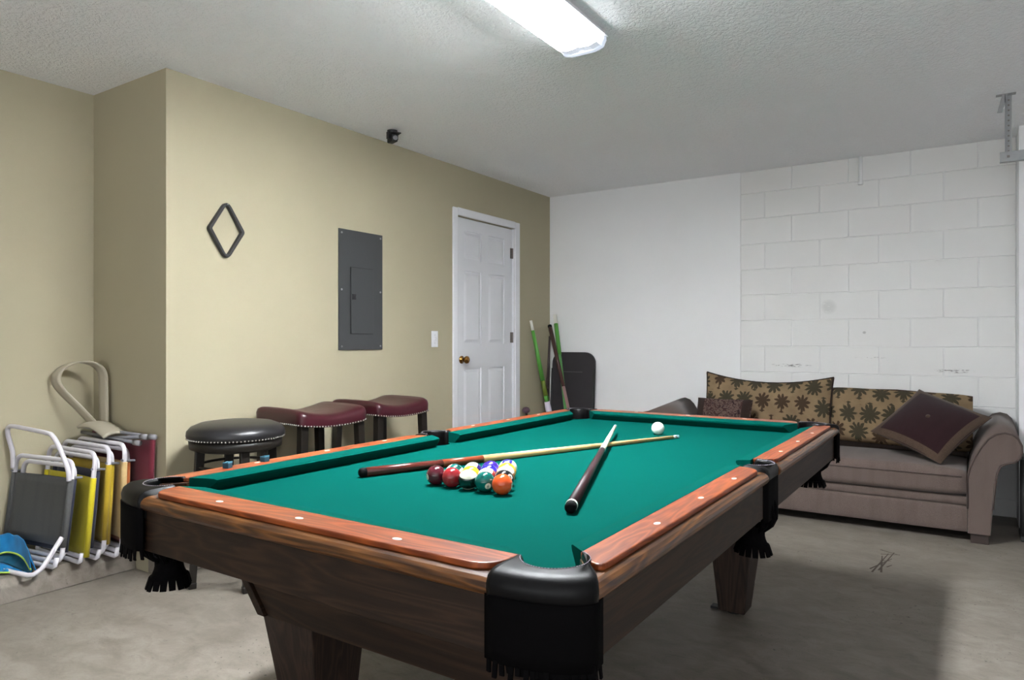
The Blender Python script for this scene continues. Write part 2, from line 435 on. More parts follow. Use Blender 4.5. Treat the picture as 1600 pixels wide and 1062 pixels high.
# floor: dark scribbled scuff
bm = bmesh.new()
for (xa, ya, xb, yb) in [(-.425, 3.97, -.385, 4.36), (-.40, 4.02, -.36, 4.40), (-.385, 3.99, -.41, 4.30), (-.44, 4.02, -.36, 4.27), (-.42, 4.33, -.33, 4.37), (-.43, 4.42, -.33, 4.36), (-.37, 4.1, -.35, 4.15), (-.41, 4.2, -.36, 4.22)]:
    d = Vector((xb - xa, yb - ya, 0)).normalized(); nn = Vector((-d.y, d.x, 0)) * 0.005
    a, b_ = Vector((xa, ya, 0.0006)), Vector((xb, yb, 0.0006))
    bm.faces.new([bm.verts.new(p) for p in (a - nn, b_ - nn * .5, b_ + nn * .5, a + nn)])
sc_ = obj('scuff_mark', bm, plain('dark_scuff', (84, 74, 66), 0.1, rough=0.9), floor_o)

# ---- door
dr = struct(bpy.data.objects.new('door_1', None)); C.objects.link(dr); dr.location = (LX, 4.6785, DZ0)
def L(y): return y - 4.6785
hw = 0.4025; dh = 2.042
bm = BM((-0.055, -0.034, -hw, hw, 0.006, dh))
rows = [(0.25, 0.854), (1.05, 1.63), (1.715, 1.945)]
cols = [(-hw + 0.115, -0.05), (0.05, hw - 0.115)]
fr = [(-0.034, -0.022, -hw, -hw + 0.115, 0.006, dh), (-0.034, -0.022, hw - 0.115, hw, 0.006, dh), (-0.034, -0.022, -0.05, 0.05, 0.006, dh)]
zz = [0.006] + [v for r_ in rows for v in r_] + [dh]
for a, b_ in zip(zz[0::2], zz[1::2]):
    for (ya, yb) in cols: fr.append((-0.034, -0.022, ya, yb, a, b_))
for f_ in fr: box(bm, *f_)
obj('door_leaf', bm, M['doorpaint'], dr)
for (ya, yb) in cols:
    for (za, zb) in rows:
        bm = bmesh.new(); g, q = 0.002, 0.034
        q2 = 0.012
        frustum(bm, [(-0.034, ya + q2, za + q2), (-0.034, yb - q2, za + q2), (-0.034, yb - q2, zb - q2), (-0.034, ya + q2, zb - q2)],
                [(-0.024, ya + q, za + q), (-0.024, yb - q, za + q), (-0.024, yb - q, zb - q), (-0.024, ya + q, zb - q)])
        obj('door_panel', bm, M['doorpaint'], dr)
# jamb and casing
obj('jamb', BM((-0.14, 0.0, -hw - 0.006, -hw - 0.003, 0, dh + 0.004), (-0.14, 0.0, hw + 0.003, hw + 0.006, 0, dh + 0.004)), M['trimpaint'], dr)
for nm, b_ in (('casing', (0, 0.016, -hw - 0.062, -hw - 0.004, 0, dh + 0.062)), ('casing', (0, 0.016, hw + 0.004, hw + 0.075, 0, dh + 0.062)), ('casing', (0, 0.016, -hw - 0.004, hw + 0.004, dh + 0.005, dh + 0.066))):
    obj(nm, BM(b_), M['trimpaint'], dr, bevel=0.006)
kb = bmesh.new(); lathe(kb, [(0.031, 0), (0.031, 0.006), (0.014, 0.010), (0.012, 0.030), (0.024, 0.038), (0.030, 0.050), (0.028, 0.062), (0.015, 0.070)], 24)
bmesh.ops.rotate(kb, matrix=Matrix.Rotation(PI / 2, 3, 'Y'), verts=kb.verts[:])
k_ = obj('door_knob', kb, M['brass'], dr, smooth=True); k_.location = (-0.022, -hw + 0.085, 0.925)
for z in (0.25, 1.102, 1.833):
    bm = BM((-0.024, -0.019, hw - 0.028, hw + 0.002, z - 0.045, z + 0.045)); tube(bm, [(-0.014, hw + 0.002, z - 0.045), (-0.014, hw + 0.002, z + 0.045)], 0.006)
    obj('hinge', bm, M['hinge'], dr)

# ============================================================ CEILING LAMP
lamp = thing('ceiling_light', 'long lit white fluorescent wraparound fixture on the textured ceiling', 'light', (-1.43, 2.12, CEIL))
def emis(name, st, colr=(0.93, 0.97, 1.0), base=0.7):
    b = NB(name)
    b.col((base, base, base)); b.b.inputs['Emission Color'].default_value = (*colr, 1); b.b.inputs['Emission Strength'].default_value = st
    n_ = b.noise(b.coord(), 30, 1)
    b.put(b.b.inputs['Emission Strength'], b.ma('ADD', st * 0.97, b.ma('MULTIPLY', n_, st * 0.06)))
    return b.m
HL = 0.625
obj('housing', BM((-0.095, 0.095, -HL, HL, -0.028, 0), (-0.115, 0.115, -HL - 0.004, HL + 0.004, -0.034, -0.028)), M['trimpaint'], lamp)
prof = [(-0.090, -0.036), (-0.0905, -0.0725), (-0.055, -0.083), (-0.012, -0.080), (-0.012, -0.076), (0.012, -0.076), (0.012, -0.080), (0.055, -0.083), (0.0905, -0.0725), (0.090, -0.036)]
bm = bmesh.new(); prism(bm, prof, XZ, -HL + 0.012, HL - 0.062)
obj('lens', bm, emis('lit_lens', LAMP), lamp)
bm = bmesh.new(); prism(bm, prof, XZ, HL - 0.0615, HL - 0.0205)
obj('lens_end', bm, emis('dim_lens_end', 0.17, (0.82, 0.89, 1.0), 0.05), lamp)
for s in (-1, 1):
    bm = bmesh.new(); prism(bm, [(s * 0.0915, -0.036), (s * 0.106, -0.036), (s * 0.106, -0.050), (s * 0.0915, -0.0722)], XZ, -HL + 0.012, HL - 0.022)
    obj('lens_side', bm, emis('lit_lens_side', SIDE), lamp)
bm = bmesh.new(); prism(bm, [(-0.012, -0.0775), (0.012, -0.0775), (0.012, -0.0765), (-0.012, -0.0765)], XZ, -HL + 0.02, HL - 0.09)
obj('lens_seam', bm, emis('lens_seam_glow', 0.17, (0.9, 0.92, 0.96), 0.02), lamp)
capp = [(-0.108, -0.0345), (-0.108, -0.05), (-0.094, -0.078), (-0.055, -0.088), (0.055, -0.088), (0.094, -0.078), (0.108, -0.05), (0.108, -0.0345)]
for s in (-1, 1):
    bm = bmesh.new(); a, b_ = sorted((s * (HL - 0.02), s * (HL + 0.006))); prism(bm, capp, XZ, a, b_)
    b = NB('translucent_end_cap'); b.col((0.10, 0.11, 0.13)); b.b.inputs['Emission Color'].default_value = (0.78, 0.86, 1, 1); b.b.inputs['Emission Strength'].default_value = 0.19
    obj('end_cap', bm, b.set(0.3, 0.5), lamp, bevel=0.004)

# ============================================================ POOL TABLE
TX, TY = -1.195, 2.2075
tab = thing('pool_table', 'oak pool table with green cloth and black leather pockets in the middle of the garage', 'pool table', (TX, TY, 0))
NX, NY, OX, OY = 0.559, 1.1175, 0.698, 1.272
WX, WY = 0.609, 1.1675
ZB, ZT = 0.757, 0.801
CPX, CPY, CR = 0.592, 1.150, 0.060
SPX, SR = 0.630, 0.054
# bed cloth with six pocket notches
pts = []
def corner_notch(sx, sy):
    # concave arc about the pocket centre from the short-rail side to the long-rail side
    a = []
    c = (CPX, CPY)
    dx = WX - CPX; dy = WY - CPY
    a0 = math.degrees(math.atan2(math.sqrt(CR ** 2 - dx ** 2), dx)); a0 = 360 - a0   # hits x = WX below centre
    a1 = math.degrees(math.atan2(dy, -math.sqrt(CR ** 2 - dy ** 2)))                 # hits y = WY left of centre
    for i in range(11):
        t = math.radians(a0 + (a1 - a0) * i / 10)
        a.append((c[0] + CR * math.cos(t), c[1] + CR * math.sin(t)))
    a = [(sx * x, sy * y) for x, y in a]
    return a
sn = []
dx = WX - SPX; h = math.sqrt(SR ** 2 - dx ** 2)
aa = math.degrees(math.atan2(h, -dx))           # angle from -x axis
for i in range(11):
    t = math.radians(180 + aa - 2 * aa * i / 10)  # lower to upper through -x
    sn.append((SPX + SR * math.cos(t), SR * math.sin(t)))
out = []
out += corner_notch(1, -1)[::-1]
out += sn
out += corner_notch(1, 1)
out += corner_notch(-1, 1)[::-1]
out += [(-x, y) for x, y in sn[::-1]]
out += corner_notch(-1, -1)
bm = bmesh.new(); prism(bm, out, XY, ZB - 0.035, ZB)
bmesh.ops.triangulate(bm, faces=[f for f in bm.faces if len(f.verts) > 4])
obj('bed_cloth', bm, M['cloth'], tab)
# cushions: along = axis of the rail
def cushion(axis, s, n0, n1, b0, b1):
    # cross section in (depth d from centre line, z): back top, nose, nose low, foot, back foot
    N_, W_ = (NX, WX) if axis == 1 else (NY, WY)
    cs = [(W_, ZT - 0.001), (N_ + 0.006, ZT - 0.007), (N_, ZT - 0.011), (N_ + 0.002, ZT - 0.018), (N_ + 0.024, ZB + 0.001), (W_, ZB + 0.001)]
    bm = bmesh.new(); A = []; B = []
    for d, z in cs:
        f = (d - N_) / (W_ - N_)
        a = n0 + (b0 - n0) * f; b_ = n1 + (b1 - n1) * f
        if axis == 1: A.append(bm.verts.new((s * d, a, z))); B.append(bm.verts.new((s * d, b_, z)))
        else: A.append(bm.verts.new((a, s * d, z))); B.append(bm.verts.new((b_, s * d, z)))
    bm.faces.new(A); bm.faces.new(B[::-1])
    for i in range(6): bm.faces.new([A[i], A[(i + 1) % 6], B[(i + 1) % 6], B[i]])
    obj('cushion', bm, M['cloth'], tab)
for s in (-1, 1):
    cushion(0, s, -0.478, 0.478, -0.530, 0.530)
    cushion(1, s, -1.038, -0.066, -1.090, -0.052)
    cushion(1, s, 0.066, 1.038, 0.052, 1.090)
# wooden rails: moulded base + raised top board with rounded outer corners, sights
def rail(axis, s, a, b_):
    W_, O_ = (WX, OX) if axis == 1 else (WY, OY)
    prof = [(W_, 0.755), (W_, 0.789)] + [(O_ - 0.030, 0.789)] + [(O_ - 0.022 + 0.022 * math.cos(t), 0.771 + 0.018 * math.sin(t)) for t in [math.radians(k) for k in (80, 55, 30, 5, -20, -45, -70)]] + [(O_ - 0.03, 0.7535)]
    fn = (lambda p, h: (s * p[0], h, p[1])) if axis == 1 else (lambda p, h: (h, s * p[0], p[1]))
    bm = bmesh.new(); prism(bm, prof, fn, a, b_)
    def skew(bm, e):
        if axis == 1:
            for v in bm.verts:
                k = (abs(v.co.x) - W_) / (O_ - W_)
                if abs(v.co.y) > 1.0: v.co.y += math.copysign(1, v.co.y) * 0.110 * k
    skew(bm, 0)
    r_ = obj('rail', bm, M['nose_y' if axis == 1 else 'nose_x'], tab, bevel=0.003)
    rr = 0.055
    d0, d1 = W_ + 0.0005, O_ - 0.022
    pl = [(d0, a + 0.002), (d0, b_ - 0.002)] + [(x, y) for x, y in arc(d1 - rr, b_ - 0.004 - rr, rr, 90, 0, 8)] + [(x, y) for x, y in arc(d1 - rr, a + 0.004 + rr, rr, 0, -90, 8)]
    fn2 = (lambda p, h: (s * p[0], p[1], h)) if axis == 1 else (lambda p, h: (p[1], s * p[0], h))
    bm = bmesh.new(); prism(bm, pl, fn2, 0.7885, ZT); skew(bm, 0)
    t_ = obj('rail_top', bm, M['rail_y' if axis == 1 else 'rail_x'], r_, bevel=0.003)
    mids = [(-0.28, 0, 0.28)] if axis == 0 else [tuple((a + b_) / 2 + d for d in (-0.2794, 0, 0.2794))]
    if axis == 1: mids = [tuple((1 if a > 0 else -1) * d for d in (0.2794, 0.5588, 0.8382))]
    for y in mids[0]:
        bm = bmesh.new(); lathe(bm, [(0.0065, 0), (0.0065, 0.0008), (0.004, 0.0012)], 16)
        for v in bm.verts:
            if axis == 1: v.co.y *= 1.7
            else: v.co.x *= 1.7
        so = obj('sight', bm, M['ivory'], r_)
        d = (W_ + O_) / 2 - 0.002
        so.location = (s * d, y, ZT - 0.0003) if axis == 1 else (y, s * d, ZT - 0.0003)
    return r_
for s in (-1, 1):
    rail(0, s, -0.528, 0.528)
    rail(1, s, -1.098, -0.078)
    rail(1, s, 0.078, 1.098)
# aprons
for s in (-1, 1):
    obj('apron', BM((-0.545, 0.545, *sorted((s * (OY - 0.018), s * (OY - 0.045))), 0.652, 0.7545)), M['apron_x'], tab, bevel=0.002)
    for a, b_ in ((-1.185, -0.080), (0.080, 1.185)):
        obj('apron', BM((*sorted((s * (OX - 0.018), s * (OX - 0.045))), a, b_, 0.652, 0.7545)), M['apron_y'], tab, bevel=0.002)
# slate under the cloth
obj('slate_bed', BM((-0.53, 0.53, -1.08, 1.08, 0.69, ZB - 0.036)), plain('grey_slate', (70, 72, 74), 0.1, rough=0.8), tab)
# cabinet with inward sloping side panels and flat end panels
for s in (-1, 1):
    bm = bmesh.new()
    prism(bm, [(s * 0.66, 0.69), (s * 0.435, 0.43), (s * 0.405, 0.43), (s * 0.63, 0.69)], XZ, -1.0, 1.0)
    obj('side_panel', bm, M['apron_y'], tab, bevel=0.002)
    bm = bmesh.new()
    prism(bm, [(-0.625, 0.69), (0.625, 0.69), (0.40, 0.43), (-0.40, 0.43)], XZ, *sorted((s * 0.99, s * 0.965)))
    obj('end_panel', bm, M['apron_x'], tab)
obj('cabinet_floor', BM((-0.40, 0.40, -0.965, 0.965, 0.432, 0.445)), M['apron_y'], tab)
for sx in (-1, 1):
    for sy in (-1, 1):
        cx, cy = sx * 0.333, sy * 0.885
        bx, by = sx * 0.333, sy * 0.862
        t, q = 0.10, 0.056
        bm = bmesh.new()
        frustum(bm, [(bx - q, by - q, 0.012), (bx + q, by - q, 0.012), (bx + q, by + q, 0.012), (bx - q, by + q, 0.012)],
                [(cx - t, cy - t, 0.431), (cx + t, cy - t, 0.431), (cx + t, cy + t, 0.431), (cx - t, cy + t, 0.431)])
        lg = obj('leg', bm, M['leg_z'], tab, bevel=0.004)
        obj('leveller', LT([(0.035, 0), (0.035, 0.006), (0.014, 0.009), (0.014, 0.02)], 16, (bx, by, 0)), M['blacksatin'], lg)
        if sx > 0: obj('floor_shim', BM((bx - 0.10, bx - 0.03, by - 0.02, by + 0.02, 0.0, 0.010)), M['blacksatin'], lg)
# leather pockets
def pocket(outer, inner, skirt, cen, zlow, netc):
    N = len(outer)
    pk = bpy.data.objects.new('pocket', None); C.objects.link(pk); pk.parent = tab
    def prof(i):
        o = Vector((*outer[i], 0)); n_ = Vector((*inner[i], 0)); d = (o - n_); Lg = d.length; u = d / Lg
        P = lambda t, z: tuple((n_ + u * t) + Vector((0, 0, z)))
        return [P(0.003, 0.69), P(0, 0.765), P(0.002, 0.795), P(0.009, 0.8045), P(0.016, 0.8035), P(max(0.02, Lg - 0.03), 0.803), P(Lg - 0.014, 0.8005), P(Lg - 0.003, 0.793), P(Lg + 0.002, 0.780), P(Lg + 0.001, 0.766), P(Lg - 0.001, 0.760), P(Lg - 0.006, 0.74)]
    bm = bmesh.new(); rows_ = [[bm.verts.new(p) for p in prof(i)] for i in range(N)]
    for a, b_ in zip(rows_, rows_[1:]):
        for j in range(len(a) - 1): bm.faces.new([a[j], b_[j], b_[j + 1], a[j + 1]])
    bm.faces.new(rows_[0]); bm.faces.new(rows_[-1][::-1])
    obj('pocket_rim', bm, M['leather'], pk, smooth=True)
    # stitching just inside the rim
    bm = bmesh.new()
    ip = [Vector((*inner[i], 0.8044)) + (Vector((*outer[i], 0.8044)) - Vector((*inner[i], 0.8044))).normalized() * 0.011 for i in range(1, N - 1)]
    for a, b_ in zip(ip, ip[1:]):
        for f0 in (0.1, 0.6): tube(bm, [a.lerp(b_, f0), a.lerp(b_, f0 + 0.28)], 0.0007, 4)
    stuff(obj('stitching', bm, M['stitch'], pk))
    # skirt down the outside
    bm = bmesh.new()
    sk = skirt
    def f(u, v):
        k = u * (len(sk) - 1); i = min(int(k), len(sk) - 2); p = Vector(sk[i]).lerp(Vector(sk[i + 1]), k - i)
        return (p.x, p.y, 0.762 - v * (0.762 - zlow))
    surf(bm, f, 20, 4)
    obj('pocket_skirt', bm, M['leather_matte'], pk, smooth=True, solid=0.006)
    # fringe of cut strips under the skirt
    bm = bmesh.new(); n_ = 26 if zlow > 0.65 else 0
    for k in range(n_):
        u = (k + 0.5) / n_; p = Vector(f(u, 1)); q = Vector(f(min(1, u + 0.02), 1)); t_ = (q - p); t_.z = 0
        t_ = t_.normalized() * 0.0042 if t_.length > 1e-6 else Vector((0.004, 0, 0))
        ln = random.uniform(0.012, 0.034); sw = Vector((random.uniform(-.004, .004), random.uniform(-.004, .004), -ln))
        nrm = Vector((-t_.y, t_.x, 0)).normalized() * 0.0018
        up = Vector((0, 0, 0.012))
        frustum(bm, [p - t_ + sw - nrm, p + t_ + sw - nrm, p + t_ + sw + nrm, p - t_ + sw + nrm], [p - t_ + up - nrm, p + t_ + up - nrm, p + t_ + up + nrm, p - t_ + up + nrm])
    if n_: stuff(obj('fringe', bm, M['leather_matte'], pk))
    else: bm.free()
    # braided basket: straps drawn in to a knot, then a flared tassel
    bm = bmesh.new(); c = Vector((*netc, 0)); zr = 0.70
    tube(bm, [c + Vector((0.055 * math.cos(a), 0.055 * math.sin(a), zr)) for a in [2 * PI * k / 20 for k in range(20)]], 0.006, 6, True)
    for k in range(10):
        a = 2 * PI * (k + 0.3) / 10
        pr = [(0.055, zr), (0.066, 0.665), (0.068, 0.640), (0.058, 0.618), (0.044, 0.606), (0.034, 0.598)]
        for sg in (-1, 1):
            P_ = [c + Vector((r_ * math.cos(a + sg * 0.3 * (zr - z) / 0.1), r_ * math.sin(a + sg * 0.3 * (zr - z) / 0.1), z)) for r_, z in pr]
            tube(bm, P_, 0.0065, 5)
    obj('pocket_net', bm, M['leather_matte'], pk, smooth=True)
    bm = bmesh.new()
    surf(bm, lambda u, v: (c.x + (0.040 - 0.010 * math.sin(PI * v * 0.9) + 0.010 * v) * math.cos(2 * PI * u), c.y + (0.040 - 0.010 * math.sin(PI * v * 0.9) + 0.010 * v) * math.sin(2 * PI * u), 0.612 - 0.062 * v), 28, 6, None, True)
    for k in range(16):
        a = 2 * PI * k / 16; e = Vector((math.cos(a), math.sin(a), 0)); t_ = Vector((-e.y, e.x, 0)) * 0.0082
        top, bot = c + e * 0.0465 + Vector((0, 0, 0.553)), c + e * (0.054 + random.uniform(-.002, .003)) + Vector((0, 0, 0.522 + random.uniform(0, .006)))
        frustum(bm, [bot - t_ * .95 - e * .002, bot + t_ * .95 - e * .002, bot + t_ * .95 + e * .002, bot - t_ * .95 + e * .002], [top - t_ * 1.1 - e * .002, top + t_ * 1.1 - e * .002, top + t_ * 1.1 + e * .002, top - t_ * 1.1 + e * .002])
    obj('tassel', bm, M['leather_matte'], pk)
def lerp2(a, b_, t): return (a[0] + (b_[0] - a[0]) * t, a[1] + (b_[1] - a[1]) * t)
def resample(P, n):
    d = [0]
    for a, b_ in zip(P, P[1:]): d.append(d[-1] + math.dist(a, b_))
    o = []
    for i in range(n):
        s = d[-1] * i / (n - 1)
        j = max(k for k in range(len(d)) if d[k] <= s + 1e-9); j = min(j, len(P) - 2)
        o.append(lerp2(P[j], P[j + 1], (s - d[j]) / max(1e-9, d[j + 1] - d[j])))
    return o
FR = 0.060
for sx in (-1, 1):
    for sy in (-1, 1):
        bez = lambda p0, p1, p2: [((1 - t) ** 2 * p0[0] + 2 * t * (1 - t) * p1[0] + t * t * p2[0], (1 - t) ** 2 * p0[1] + 2 * t * (1 - t) * p1[1] + t * t * p2[1]) for t in [k / 16 for k in range(17)]]
        op = [(0.528, OY), (0.545, OY)] + bez((0.560, OY), (0.668, 1.262), (OX, 1.214)) + [(OX, 1.202)]
        ipn = [(0.530, WY + 0.004)] + arc(CPX, CPY, CR, 165, -75, 16) + [(WX + 0.004, 1.100)]
        sk = [(0.522, OY - 0.006)] + op[1:-1] + [(OX - 0.006, 1.180)]
        fl = lambda P: [(sx * x, sy * y) for x, y in P]
        pocket(fl(resample(op, 25)), fl(resample(ipn, 25)), fl(sk), None, 0.655, (sx * (CPX + 0.005), sy * (CPY + 0.005)))
    op = [(OX - 0.012, -0.078)] + arc(OX - 0.028, -0.056, 0.022, -30, 0, 3) + arc(OX - 0.028, 0.056, 0.022, 0, 30, 3) + [(OX - 0.012, 0.078)]
    ipn = [(WX + 0.006, -0.074)] + arc(SPX, 0, SR, -100, 100, 14) + [(WX + 0.006, 0.074)]
    sk = [(OX - 0.020, -0.079), (OX - 0.010, -0.064), (OX - 0.008, 0), (OX - 0.010, 0.064), (OX - 0.020, 0.079)]
    pocket([(sx * x, y) for x, y in resample(op, 21)], [(sx * x, y) for x, y in resample(ipn, 21)], [(sx * x, y) for x, y in sk], None, 0.640, (sx * SPX, 0))

# ============================================================ THINGS ON THE TABLE
# chalk cubes on the left rail
chalk_m = plain('blue_chalk', (70, 124, 146), 0.15, rough=0.95)
paper_m = plain('dark_blue_paper', (30, 66, 82), 0.15, rough=0.7)
def chalk(loc, label, rz):
    bm = bmesh.new(); prism(bm, rrect(-0.0115, 0.0115, -0.0115, 0.0115, 0.002, 2), XY, 0, 0.016)
    o = obj('chalk_cube', bm, paper_m); o.location = loc; o.rotation_euler = (0, 0, rz)
    def f(u, v):
        x, y = (u - .5) * 0.0225, (v - .5) * 0.0225
        return (x, y, 0.0205 - 0.004 * math.exp(-(x * x + y * y) / 0.00006) + 0.0015 * x / 0.01)
    bm = bmesh.new(); g = surf(bm, f, 8, 8)
    bd = [g[i][0] for i in range(9)] + [g[8][j] for j in range(1, 9)] + [g[i][8] for i in range(7, -1, -1)] + [g[0][j] for j in range(7, 0, -1)]
    lo = [bm.verts.new((v.co.x, v.co.y, 0.0158)) for v in bd]
    for i in range(len(bd)): bm.faces.new([bd[i], bd[(i + 1) % len(bd)], lo[(i + 1) % len(bd)], lo[i]])
    obj('chalk_top', bm, chalk_m, o)
    o.scale = (0.88, 0.88, 0.88)
    return tag(o, label, 'chalk', 'chalk cubes on the rail')
chalk((-1.842, 1.262, ZT + 0.0005), 'blue chalk cube on the left rail, nearer the corner pocket', 0.3)
chalk((-1.842, 1.392, ZT + 0.0005), 'blue chalk cube on the left rail, farther from the corner pocket', 0.1)

# pool balls
BR = 0.0286
def ball_mat(name, rgb, stripe):
    b = NB(name); c = lin(rgb); iv = lin((232, 226, 208))
    v = b.coord()
    cc = b.mix(b.noise(v, 60, 2), tuple(x * 0.93 for x in c), tuple(min(1, x * 1.05) for x in c))
    if stripe:
        s_ = b.n('ShaderNodeSeparateXYZ'); b.l(v, s_.inputs[0])
        b.col(b.mix(b.ma('LESS_THAN', b.ma('ABSOLUTE', s_.outputs[2]), BR * 0.52), iv, cc))
    else: b.col(cc)
    return b.set(0.12, 0.5, 0, 0.3)
ivory_m = plain('ball_ivory', (232, 226, 208), 0.03, rough=0.12)
ink_m = plain('ball_ink', (14, 14, 14), 0.1, rough=0.2)
bm = bmesh.new(); bmesh.ops.create_uvsphere(bm, u_segments=40, v_segments=24, radius=BR)
sph = bpy.data.meshes.new('ball'); bm.to_mesh(sph); bm.free(); sph.polygons.foreach_set('use_smooth', [True] * len(sph.polygons))
def badge_mesh():
    bm = bmesh.new(); R_ = BR + 0.00015; prev = None
    cen = bm.verts.new((R_, 0, 0))
    for k in range(1, 5):
        a = 0.0088 / BR * k / 4
        ring = [bm.verts.new((R_ * math.cos(a), R_ * math.sin(a) * math.cos(t), R_ * math.sin(a) * math.sin(t))) for t in [2 * PI * j / 24 for j in range(24)]]
        for j in range(24):
            if prev: bm.faces.new([prev[j], prev[(j + 1) % 24], ring[(j + 1) % 24], ring[j]])
            else: bm.faces.new([cen, ring[j], ring[(j + 1) % 24]])
        prev = ring
    bmesh.ops.recalc_face_normals(bm, faces=bm.faces[:])
    me = bpy.data.meshes.new('number_spot'); bm.to_mesh(me); bm.free(); me.materials.append(ivory_m)
    me.polygons.foreach_set('use_smooth', [True] * len(me.polygons)); return me
BADGE = badge_mesh()
def text_mesh(txt, size):
    cu = bpy.data.curves.new('t', 'FONT'); cu.body = txt; cu.size = size; cu.align_x = 'CENTER'; cu.align_y = 'CENTER'; cu.resolution_u = 3
    o = bpy.data.objects.new('t', cu); C.objects.link(o)
    bpy.context.view_layer.update()
    me = bpy.data.meshes.new_from_object(o.evaluated_get(bpy.context.evaluated_depsgraph_get()))
    bpy.data.objects.remove(o); bpy.data.curves.remove(cu)
    return me
DIG = {}
def digit(d):
    if d not in DIG:
        me = text_mesh(d, 0.0125 if len(d) == 1 else 0.0105)
        bm = bmesh.new(); bm.from_mesh(me)
        if d in ('6', '9'): box(bm, -0.003, 0.003, -0.0062, -0.0053, 0, 0)
        bmesh.ops.subdivide_edges(bm, edges=bm.edges[:], cuts=1)
        for v in bm.verts:
            y, z = v.co.x, v.co.y; q = (BR + 0.0004)
            v.co = Vector((math.sqrt(max(0, q * q - y * y - z * z)), y, z))
        m2 = bpy.data.meshes.new('number'); bm.to_mesh(m2); bm.free(); m2.materials.clear(); m2.materials.append(ink_m); DIG[d] = m2
    return DIG[d]
CAM = Vector((0, 0, 1.18))
def ball(p, rgb, stripe, num, badge, axis, label, cname):
    o = bpy.data.objects.new('pool_ball', sph.copy()); C.objects.link(o)
    o.data.materials.append(ball_mat(cname, rgb, stripe))
    p = Vector(p); c = (CAM - p).normalized(); r_ = Vector((-c.y, c.x, 0)).normalized(); u = c.cross(r_)
    if u.z < 0: u = -u
    # r_ must point to the right of the picture
    rt = Vector((math.cos(math.radians(33.4)), math.sin(math.radians(33.4)), 0))
    if r_.dot(rt) < 0: r_ = -r_
    mk = lambda t: (r_ * t[0] + u * t[1] + c * t[2]).normalized()
    X_ = mk(badge); Z_ = mk(axis)
    Z_ = (Z_ - X_ * Z_.dot(X_)).normalized() if not stripe else Z_
    if stripe: X_ = (X_ - Z_ * X_.dot(Z_)).normalized()
    Y_ = Z_.cross(X_)
    o.matrix_world = Matrix(((X_.x, Y_.x, Z_.x, p.x), (X_.y, Y_.y, Z_.y, p.y), (X_.z, Y_.z, Z_.z, p.z), (0, 0, 0, 1)))
    for sgn in ((1, -1) if stripe else (1,)):
        if num is None: break
        bo = bpy.data.objects.new('number_spot', BADGE); C.objects.link(bo); bo.parent = o
        do = bpy.data.objects.new('number', digit(num)); C.objects.link(do); do.parent = bo
        if sgn < 0: bo.rotation_euler = (0, 0, PI)
    return tag(o, label, 'ball', 'racked pool balls')
def rackpos(row, i):
    return (-1.189 + (i - (4 - row) / 2) * (2 * BR + 0.0012), 1.578 + row * (2 * BR + 0.0012) * 0.866, ZB + BR)
B_ = [
 (0, 0, (84, 24, 36), 0, '7', (-.9, -.15, .35), (0, 1, 0), 'solid maroon ball at the left end of the front row', 'maroon'),
 (0, 1, (150, 34, 40), 0, '3', (0, -.3, -1), (0, 1, 0), 'solid red ball second from the left in the front row', 'red'),
 (0, 2, (16, 40, 34), 1, None, (.6, -.2, -.8), (0, .86, .52), 'dark striped ball with a white cap in the middle of the front row', 'dark_green_stripe'),
 (0, 3, (8, 92, 84), 0, '6', (.30, -.42, .85), (.1, .9, .4), 'solid green number 6 ball fourth in the front row', 'green'),
 (0, 4, (226, 84, 34), 0, '5', (.97, -.12, .22), (0, 1, 0), 'solid orange ball at the right end of the front row', 'orange'),
 (1, 0, (18, 96, 88), 1, '14', (-.3, .2, -.9), (.85, -.4, .3), 'teal striped ball behind the maroon and red balls', 'teal_stripe'),
 (1, 1, (236, 168, 40), 0, '1', (-.3, .3, -.9), (0, 1, 0), 'solid yellow ball just behind the dark striped ball', 'yellow'),
 (1, 2, (150, 40, 40), 1, '11', (.6, .1, -.8), (-.35, .8, .5), 'white ball with red band behind the green number 6', 'red_stripe'),
 (1, 3, (20, 20, 24), 0, '8', (.62, .28, .7), (0, 1, 0), 'solid black 8 ball directly behind the orange ball', 'black'),
 (2, 0, (52, 34, 110), 1, '12', (.5, .5, -.6), (-.45, .75, .45), 'white topped ball with purple band at left of third row', 'purple_stripe'),
 (2, 1, (44, 36, 150), 0, '2', (0, -.5, -.8), (0, 1, 0), 'solid blue ball in the middle of the third row', 'blue'),
 (2, 2, (206, 120, 50), 1, '13', (.1, -.5, .8), (.1, .9, .42), 'cream topped striped ball behind the black 8', 'orange_stripe'),
 (3, 0, (58, 34, 140), 0, '4', (0, -.5, -.8), (0, 1, 0), 'solid purple ball at the left of the two ball row', 'purple'),
 (3, 1, (236, 168, 40), 1, None, (0, -.5, -.8), (0, -.25, 1), 'yellow striped ball at the right of the two ball row', 'yellow_stripe'),
 (4, 0, (52, 50, 150), 1, '10', (0, -.5, -.8), (.95, -.05, .2), 'white and blue striped ball at the far tip of the rack', 'blue_stripe'),
]
for (row, i, rgb, st, num, bd, ax, lab, cn) in B_:
    ball(rackpos(row, i), rgb, st, num, bd, ax, lab, 'ball_' + cn)
cb = bpy.data.objects.new('cue_ball', sph.copy()); C.objects.link(cb); cb.data.materials.append(mottled('cue_ball_white', lin((228, 230, 222)), lin((240, 240, 232)), rough=0.12)); cb.location = (-1.172, 2.962, ZB + BR)
tag(cb, 'plain white cue ball alone near the far end of the table', 'ball')

